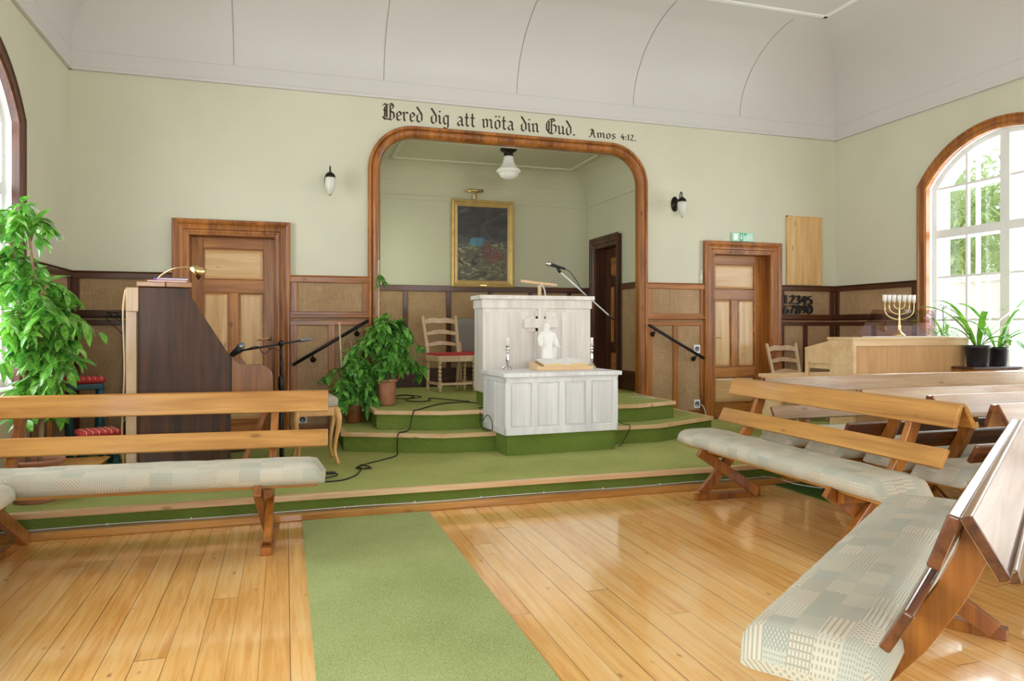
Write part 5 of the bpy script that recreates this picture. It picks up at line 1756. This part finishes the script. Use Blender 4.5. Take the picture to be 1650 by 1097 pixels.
socket('white wall socket low on the panelling beside the exit door', 4.662, 0.345)
socket('white wall socket under the right handrail', 4.662, 0.995)
socket('white wall socket low on the panelling behind the piano stool', 0.17, 0.33, 0.085, 0.075)
sw = thing('light_switch', 'slim pale light switch beside the exit door frame', 'light switch', (4.728, YF, 1.85))
MB().box(-0.02, 0.02, -0.016, 0, -0.08, 0.08).build('cover', M['wall'], sw, 0.003)
MB().box(-0.010, 0.010, -0.022, -0.016, -0.03, 0.03).build('rocker', M['socket'], sw, 0.002)
o = MB().tube(curve_pts([(4.70, YF - 0.03, 0.34), (4.735, YF - 0.045, 0.31), (4.75, YF - 0.07, 0.22), (4.755, YF - 0.075, PZ + 0.01)]), 0.006, 8).build('white_cable', M['white_cable'])
tag(o, 'short white cable hanging from the low wall socket by the exit door', 'cable')

sg = thing('exit_sign', 'green emergency exit sign with arrow and running figure above the door', 'exit sign', (5.29, YF, 2.343))
M['sign_pale'] = plain('sign_pale_green', (168, 222, 198), 0.3, 0.02)
M['sign_white'] = plain('sign_white', (244, 250, 246), 0.3, 0.01)
MB().box(-0.145, 0.145, -0.03, 0, -0.052, 0.052).build('sign_box', M['sign_pale'], sg, 0.004)
MB().box(-0.045, 0.0, -0.032, -0.03, -0.048, 0.048).box(0.01, 0.055, -0.0315, -0.03, 0.02, 0.046).build('green_field', M['sign_green'], sg)
MB().box(-0.125, -0.075, -0.033, -0.0302, -0.036, 0.036).build('door_symbol', M['sign_white'], sg)
ar2 = MB().prism([(-0.031, -0.0345, 0.035), (-0.017, -0.0345, 0.035), (-0.017, -0.0345, -0.005), (-0.006, -0.0345, -0.005), (-0.024, -0.0345, -0.038), (-0.042, -0.0345, -0.005), (-0.031, -0.0345, -0.005)], (0, 0.002, 0))
ar2.build('arrow', M['sign_white'], sg)
rn = MB()
y = -0.033
rn.ball((0.088, y, 0.034), 0.008, 0.002, 0.008, 10, 6)
for a, b, r in (((0.083, 0.024), (0.092, -0.004), 0.0085), ((0.083, 0.02), (0.066, 0.012), 0.004), ((0.066, 0.012), (0.062, -0.002), 0.004), ((0.085, 0.02), (0.102, 0.008), 0.004), ((0.102, 0.008), (0.114, 0.014), 0.004), ((0.091, -0.004), (0.106, -0.016), 0.0055), ((0.106, -0.016), (0.112, -0.038), 0.005), ((0.089, -0.006), (0.076, -0.022), 0.0055), ((0.076, -0.022), (0.060, -0.028), 0.0045)):
    d = (Vector((b[0], 0, b[1])) - Vector((a[0], 0, a[1]))).normalized()
    q = Vector((-d.z, 0, d.x)) * r
    A, B = Vector((a[0], y, a[1])), Vector((b[0], y, b[1]))
    rn.prism([A - q, B - q, B + q, A + q], (0, 0.0025, 0))
rn.build('running_figure', M['sign_white'], sg)
hb = thing('hymn_board', 'blank pale pine hymn board on the wall above the black numerals', 'hymn board', (6.19, YF - 0.001, 2.205))
MB().box(-0.255, 0.255, -0.026, 0, -0.425, 0.425).build('board', M['pine_z'], hb, 0.003)
MB().box(-0.26, -0.243, -0.032, 0, -0.43, 0.43).box(0.243, 0.26, -0.032, 0, -0.43, 0.43).box(-0.26, 0.26, -0.032, 0, 0.413, 0.43).build('rim', M['pine_z'], hb, 0.002)

# ------------------------------------------------------------------ lettering: strokes of a broad nib
def nib_strokes(strokes, w, ang, thick, ox, oz, sx, sz, y0, hair=0.022):
    m = MB()
    n = Vector((math.cos(R(ang)), 0, math.sin(R(ang)))) * w / 2
    k = 0
    for st in strokes:
        for p, q in zip(st, st[1:]):
            P, Q = Vector((p[0], 0, p[1])), Vector((q[0], 0, q[1]))
            d = (Q - P)
            if d.length < 1e-5: continue
            h = Vector((-d.z, 0, d.x)).normalized() * hair
            nn = n if n.dot(h) >= 0 else -n
            e = nn + h
            T = lambda v: (ox + v.x * sx, y0, oz + v.z * sz)
            pts = [T(P - e), T(Q - e), T(Q + e), T(P + e)]
            k += 1
            m.prism(pts, (0, -thick - 0.00003 * (k % 9), 0))
    return m


def dia(x, z, r=0.10):
    return [[(x - r * 0.5, z + r * 0.5), (x + r * 0.5, z - r * 0.5)]]


def mi(x, top=0.93, bot=0.07):
    return [[(x - 0.11, top - 0.02), (x, top - 0.13), (x, bot + 0.13), (x + 0.12, bot - 0.02)]]


G = {
    'i': (0.42, mi(0.12) + dia(0.13, 1.28)),
    'n': (0.84, mi(0.12) + [[(0.12, 0.78), (0.40, 0.96), (0.54, 0.80), (0.54, 0.20), (0.66, 0.05)]]),
    'u': (0.84, mi(0.12) + mi(0.54) + [[(0.18, 0.06), (0.50, 0.24)]]),
    'm': (1.22, mi(0.12) + [[(0.12, 0.78), (0.38, 0.96), (0.50, 0.80), (0.50, 0.12)], [(0.50, 0.78), (0.76, 0.96), (0.90, 0.80), (0.90, 0.20), (1.02, 0.05)]]),
    'r': (0.62, mi(0.12) + [[(0.14, 0.76), (0.32, 0.94), (0.50, 0.80)]]),
    'e': (0.64, [[(0.10, 0.42), (0.50, 0.62), (0.46, 0.80), (0.28, 0.95), (0.10, 0.76), (0.10, 0.22), (0.28, 0.04), (0.50, 0.20)]]),
    'd': (0.76, [[(0.06, 1.55), (0.20, 1.36), (0.54, 0.82), (0.54, 0.22), (0.32, 0.03), (0.10, 0.20), (0.10, 0.72), (0.32, 0.92)]]),
    'g': (0.76, [[(0.50, 0.84), (0.28, 0.96), (0.10, 0.76), (0.10, 0.24), (0.28, 0.05), (0.50, 0.22)], [(0.62, 1.02), (0.52, 0.90), (0.52, -0.20), (0.34, -0.44), (0.10, -0.26)]]),
    'a': (0.76, [[(0.06, 0.80), (0.28, 0.96), (0.50, 0.80), (0.50, 0.20), (0.64, 0.05)], [(0.48, 0.56), (0.24, 0.50), (0.10, 0.32), (0.10, 0.18), (0.26, 0.04), (0.48, 0.22)]]),
    't': (0.58, [[(0.20, 1.36), (0.20, 0.20), (0.34, 0.04), (0.50, 0.16)], [(0.02, 0.92), (0.44, 0.92)]]),
    'o': (0.74, [[(0.30, 0.96), (0.10, 0.78), (0.10, 0.20), (0.30, 0.03), (0.54, 0.20), (0.54, 0.80), (0.30, 0.96)]]),
    's': (0.64, [[(0.50, 0.80), (0.30, 0.96), (0.10, 0.78), (0.14, 0.60), (0.48, 0.38), (0.50, 0.20), (0.28, 0.03), (0.08, 0.18)]]),
    'B': (1.25, [[(0.0, 1.36), (0.18, 1.58), (0.40, 1.44), (0.40, 0.26), (0.22, 0.10)], [(0.22, 1.30), (0.22, 0.30)], [(0.46, 1.46), (0.80, 1.66), (1.02, 1.42), (0.96, 1.18), (0.66, 0.94), (1.04, 0.74), (1.08, 0.28), (0.84, 0.06)],
                [(0.72, 1.5), (0.72, 0.2)], [(0.02, 0.30), (0.24, 0.06), (0.52, 0.12), (0.84, 0.04)], [(0.08, 0.98), (0.34, 0.86)]]),
    'G': (1.30, [[(0.98, 1.40), (0.74, 1.62), (0.34, 1.46), (0.10, 1.06), (0.10, 0.48), (0.36, 0.10), (0.74, 0.02), (1.06, 0.28), (1.10, 0.82), (0.86, 1.00), (0.62, 0.86)], [(0.60, 1.58), (0.60, 0.10)], [(0.34, 1.30), (0.34, 0.30)], [(0.66, 1.30), (0.96, 1.40)]]),
    'A': (1.02, [[(0.04, 1.22), (0.24, 1.50), (0.50, 1.30), (0.62, 0.20), (0.82, 0.03)], [(0.36, 1.36), (0.26, 0.40), (0.06, 0.10), (-0.06, 0.20)], [(0.12, 0.62), (0.62, 0.70)]]),
    '4': (0.62, [[(0.34, 1.12), (0.06, 0.46), (0.54, 0.46)], [(0.36, 0.74), (0.36, 0.0)]]),
    '1': (0.40, [[(0.08, 0.92), (0.22, 1.08), (0.22, 0.0)]]),
    '2': (0.66, [[(0.08, 0.88), (0.28, 1.08), (0.48, 0.86), (0.10, 0.06), (0.34, 0.10), (0.54, 0.04)]]),
    ':': (0.26, dia(0.10, 0.62) + dia(0.10, 0.14)),
    '.': (0.36, dia(0.14, 0.10, 0.12)),
    ' ': (0.62, []),
}
G['\u00f6'] = (0.74, G['o'][1] + dia(0.16, 1.30) + dia(0.48, 1.30))


def write(text, x0, x1, zb, xh, w, name, label):
    adv = sum(G[c][0] for c in text)
    sx = (x1 - x0) / adv
    root = thing(name, label, 'wall lettering', (x0, YF, zb))
    x = 0.0
    for word in text.split(' '):
        m = MB()
        for c in word:
            a, st = G[c]
            q = nib_strokes(st, w, 40, 0.0015, x, 0.0, sx, xh, -0.0005)
            m.add(q.v, q.f)
            x += a * sx
        m.build('word', M['text'], root)
        x += G[' '][0] * sx
    return root


write('Bered dig att m\u00f6ta din Gud.', 0.965, 3.125, 3.402, 0.106, 0.145, 'wall_inscription', 'large black letter text painted on the wall above the arch')
write('Amos 4:12.', 3.29, 3.885, 3.402, 0.064, 0.15, 'wall_inscription', 'small black letter verse number right of the large text above the arch')

DG = {
    '1': [[(0.06, 0.82), (0.26, 1.0), (0.26, 0.0)], [(0.1, 0.0), (0.42, 0.0)]],
    '2': [[(0.08, 0.74), (0.2, 0.96), (0.4, 0.98), (0.5, 0.76), (0.4, 0.5), (0.06, 0.04), (0.3, 0.08), (0.54, 0.03)]],
    '3': [[(0.08, 0.80), (0.24, 0.98), (0.46, 0.90), (0.46, 0.66), (0.26, 0.54), (0.50, 0.40), (0.50, 0.12), (0.28, 0.0), (0.06, 0.14)]],
    '4': [[(0.40, 1.0), (0.04, 0.36), (0.58, 0.36)], [(0.42, 0.98), (0.42, 0.0)]],
    '5': [[(0.52, 0.98), (0.16, 0.94), (0.12, 0.58), (0.36, 0.62), (0.52, 0.42), (0.46, 0.10), (0.26, 0.0), (0.06, 0.12)]],
    '6': [[(0.46, 0.96), (0.24, 0.86), (0.08, 0.52), (0.10, 0.14), (0.30, 0.0), (0.50, 0.14), (0.50, 0.42), (0.32, 0.56), (0.12, 0.40)]],
    '7': [[(0.04, 0.84), (0.12, 0.96), (0.54, 0.94), (0.30, 0.44), (0.22, 0.0)]],
    '8': [[(0.28, 0.54), (0.10, 0.72), (0.16, 0.94), (0.38, 0.98), (0.48, 0.80), (0.28, 0.54), (0.08, 0.30), (0.12, 0.06), (0.34, 0.0), (0.52, 0.14), (0.48, 0.38), (0.28, 0.54)]],
    '9': [[(0.12, 0.04), (0.34, 0.14), (0.50, 0.48), (0.48, 0.86), (0.28, 1.0), (0.08, 0.86), (0.08, 0.58), (0.26, 0.44), (0.46, 0.60)]],
    '0': [[(0.30, 1.0), (0.10, 0.80), (0.08, 0.30), (0.24, 0.0), (0.40, 0.06), (0.54, 0.40), (0.50, 0.82), (0.30, 1.0)]],
}
names = dict(zip('1234567890', 'one two three four five six seven eight nine zero'.split()))
for r, row in enumerate(('12345', '67890')):
    for i, c in enumerate(row):
        x = 5.868 + i * 0.087
        zb = 1.545 - r * 0.126 - 0.003 * i * (1 if r == 0 else 0)
        m = nib_strokes(DG[c], 0.17, 20 if c != '1' else 5, 0.012, x, zb, 0.140, 0.108, YF - 0.030, 0.028)
        m.tube([(x + 0.045, YF - 0.012, zb + 0.10), (x + 0.045, YF - 0.033, zb + 0.10)], 0.004, 6)
        o = m.build('board_numeral', M['numeral'])
        tag(o, 'black numeral %s hanging in the %s row on the panelling' % (names[c], ('upper', 'lower')[r]), 'numeral', 'black numerals below the hymn board')


# ------------------------------------------------------------------ cables
def cable(name, label, pts, r, mat=None):
    o = MB().tube(curve_pts(pts, 8), r, 7).build(name, mat or M['cable'])
    return tag(o, label, 'cable')


e = 0.0055
cable('microphone_cable', 'black cable trailing from the pulpit down the carpeted steps to a loose coil',
      [(1.83, 7.02, S2 + e), (1.74, 7.12, S2 + e), (1.571, 7.10, S2 + e), (1.40, 6.95, S2 + e), (1.26, 6.75, S2 + e), (1.145, 6.56, S2 + e), (1.115, 6.50, S2 + e + 0.004), (1.09, 6.475, 0.44), (1.07, 6.46, S1 + 0.03), (1.04, 6.44, S1 + e),
       (0.99, 6.38, S1 + e), (0.955, 6.33, S1 + e + 0.004), (0.935, 6.295, S1 - 0.02), (0.93, 6.285, PZ + 0.05), (0.92, 6.22, PZ + e), (0.86, 6.10, PZ + e), (0.74, 5.98, PZ + e), (0.62, 5.86, PZ + e), (0.53, 5.72, PZ + e), (0.60, 5.64, PZ + e + 0.006), (0.64, 5.70, PZ + e), (0.57, 5.78, PZ + e + 0.01), (0.55, 5.62, PZ + e),
       (0.50, 5.44, PZ + e), (0.40, 5.30, PZ + e), (0.26, 5.28, PZ + e), (0.14, 5.40, PZ + e), (0.16, 5.56, PZ + e), (0.30, 5.58, PZ + e + 0.008), (0.37, 5.46, PZ + e + 0.008), (0.27, 5.36, PZ + e + 0.008), (0.18, 5.46, PZ + e + 0.01), (0.27, 5.505, PZ + 0.012)], 0.0052)
o = MB().lathe([(0.0, 0), (0.009, 0), (0.011, 0.01), (0.011, 0.06), (0.007, 0.085), (0.0, 0.085)], (0.275, 5.506, PZ + 0.0205), 14, True, Matrix.Rotation(R(90), 3, 'Y')).build('cable_plug', M['black'])
tag(o, 'black cable plug lying on the platform carpet by the left pew end', 'plug')
cable('power_cable', 'tangled black cable lying on the upper step behind the chair and terracotta pot',
      [(1.80, 7.17, S2 + e), (1.70, 7.32, S2 + e), (1.56, 7.55, S2 + e), (1.46, 7.62, S2 + e), (1.44, 7.42, S2 + e), (1.34, 7.32, S2 + e), (1.22, 7.40, S2 + e), (1.22, 7.62, S2 + e), (1.34, 7.82, S2 + e), (1.30, 8.10, S2 + e), (1.16, 8.0, S2 + e), (1.12, 7.75, S2 + e), (1.25, 7.55, S2 + e + 0.011), (1.40, 7.72, S2 + e + 0.011), (1.27, 7.92, S2 + e + 0.011), (1.10, 7.85, S2 + e), (1.02, 7.5, S2 + e)], 0.0048)
cable('power_cable', 'black cable looping down the left side of the white altar',
      [(1.84, 6.64, S2 + e), (1.74, 6.58, S2 + e), (1.725, 6.46, S2 + 0.01), (1.71, 6.42, S2 - 0.03), (1.70, 6.33, 0.40), (1.72, 6.22, 0.47), (1.735, 6.14, 0.44), (1.735, 6.10, 0.36), (1.715, 6.14, S1 + 0.02), (1.70, 6.24, S1 + e), (1.69, 6.32, S1 + 0.04), (1.70, 6.40, 0.42)], 0.004)
cable('power_cable', 'black cable hanging over the steps right of the white altar',
      [(2.95, 6.60, S2 + e), (3.02, 6.52, S2 + e), (3.05, 6.44, S2 + 0.012), (3.06, 6.425, 0.46), (3.08, 6.40, S1 + 0.05), (3.10, 6.36, S1 + e), (3.11, 6.24, S1 + e), (3.10, 6.17, S1 + 0.008), (3.09, 6.155, S1 - 0.03), (3.05, 6.16, 0.22), (2.99, 6.12, PZ + e), (2.93, 6.06, PZ + e)], 0.004)
cable('white_cable', 'thin white cable clipped along the foot of the platform', [(-1.7, 4.935, 0.052)] + [(x * 0.5, 4.933, 0.0515 + 0.003 * math.sin(x * 2.3)) for x in range(-3, 8)] + [(3.70, 4.92, 0.053), (3.80, 4.86, 0.03), (3.86, 4.78, 0.012), (3.95, 4.6, 0.012)], 0.0036, M['white_cable'])
cable('white_cable', 'thin white cable lying along the upper step below the arch right jamb', [(3.62, 7.2, S2 + 0.004), (3.70, 7.05, S2 + 0.004), (3.76, 6.9, S2 + 0.004), (3.78, 7.2, S2 + 0.004), (3.80, 7.5, S2 + 0.004)], 0.0036, M['white_cable'])
mb = MB()
for x in [-1.5 + 0.47 * i for i in range(12)]:
    mb.box(x - 0.004, x + 0.004, 4.928, 4.938, 0.048, 0.060)
mb.build('cable_clips', M['socket'], pf)

# ------------------------------------------------------------------ outside the right window
g = MB().box(XR + 0.25, 40, -20, 45, -0.75, -0.7)
struct(g.build('ground', M['gravel']), 'pale gravel yard outside the windows', 'ground')
g = MB().box(-40, XL - 0.25, -20, 45, -0.75, -0.7)
struct(g.build('ground', M['gravel']), 'pale gravel yard outside the left windows', 'ground')
gw = MB().box(13.0, 13.25, 2.0, 26.0, -0.7, 2.15).box(12.95, 13.3, 2.0, 26.0, 2.15, 2.22)
struct(gw.build('wall_garden', M['render']), 'pale rendered garden wall seen through the window', 'wall')


def tree(label, loc, h, rad, seed, n):
    rnd = random.Random(seed)
    t = thing('garden_tree', label, 'tree', loc, 0, 'trees outside the window')
    MB().tube(curve_pts([(0, 0, 0), (0.1, 0.05, h * 0.4), (-0.05, 0.1, h * 0.8)]), [0.16 - 0.006 * i for i in range(17)], 9).build('trunk', M['bark'], t)
    fo = MB()
    cs = [(Vector((rnd.uniform(-1, 1) * rad * 0.75, rnd.uniform(-1, 1) * rad * 0.75, h * 0.42 + rnd.random() * h * 0.5)), rad * rnd.uniform(0.25, 0.45)) for _ in range(26)]
    for k in range(n):
        c, r = rnd.choice(cs)
        u = Vector((rnd.gauss(0, 1), rnd.gauss(0, 1), rnd.gauss(0, 1))).normalized()
        p = c + u * r * rnd.random() ** 0.33
        d = Vector((rnd.gauss(0, 1), rnd.gauss(0, 1), rnd.gauss(0, 0.6)))
        leaf(fo, p, d, (0, 0, 1), rnd.uniform(0.18, 0.30), rnd.uniform(0.09, 0.15), 0.2, 2)
    fo.build('foliage', M['tree_leaf'], t)


tree('leafy garden tree filling the left half of the right window', (16.2, 14.6, -0.7), 6.6, 2.3, 31, 7500)
tree('leafy garden tree behind the right half of the right window', (21.5, 16.4, -0.7), 7.4, 2.8, 32, 7500)
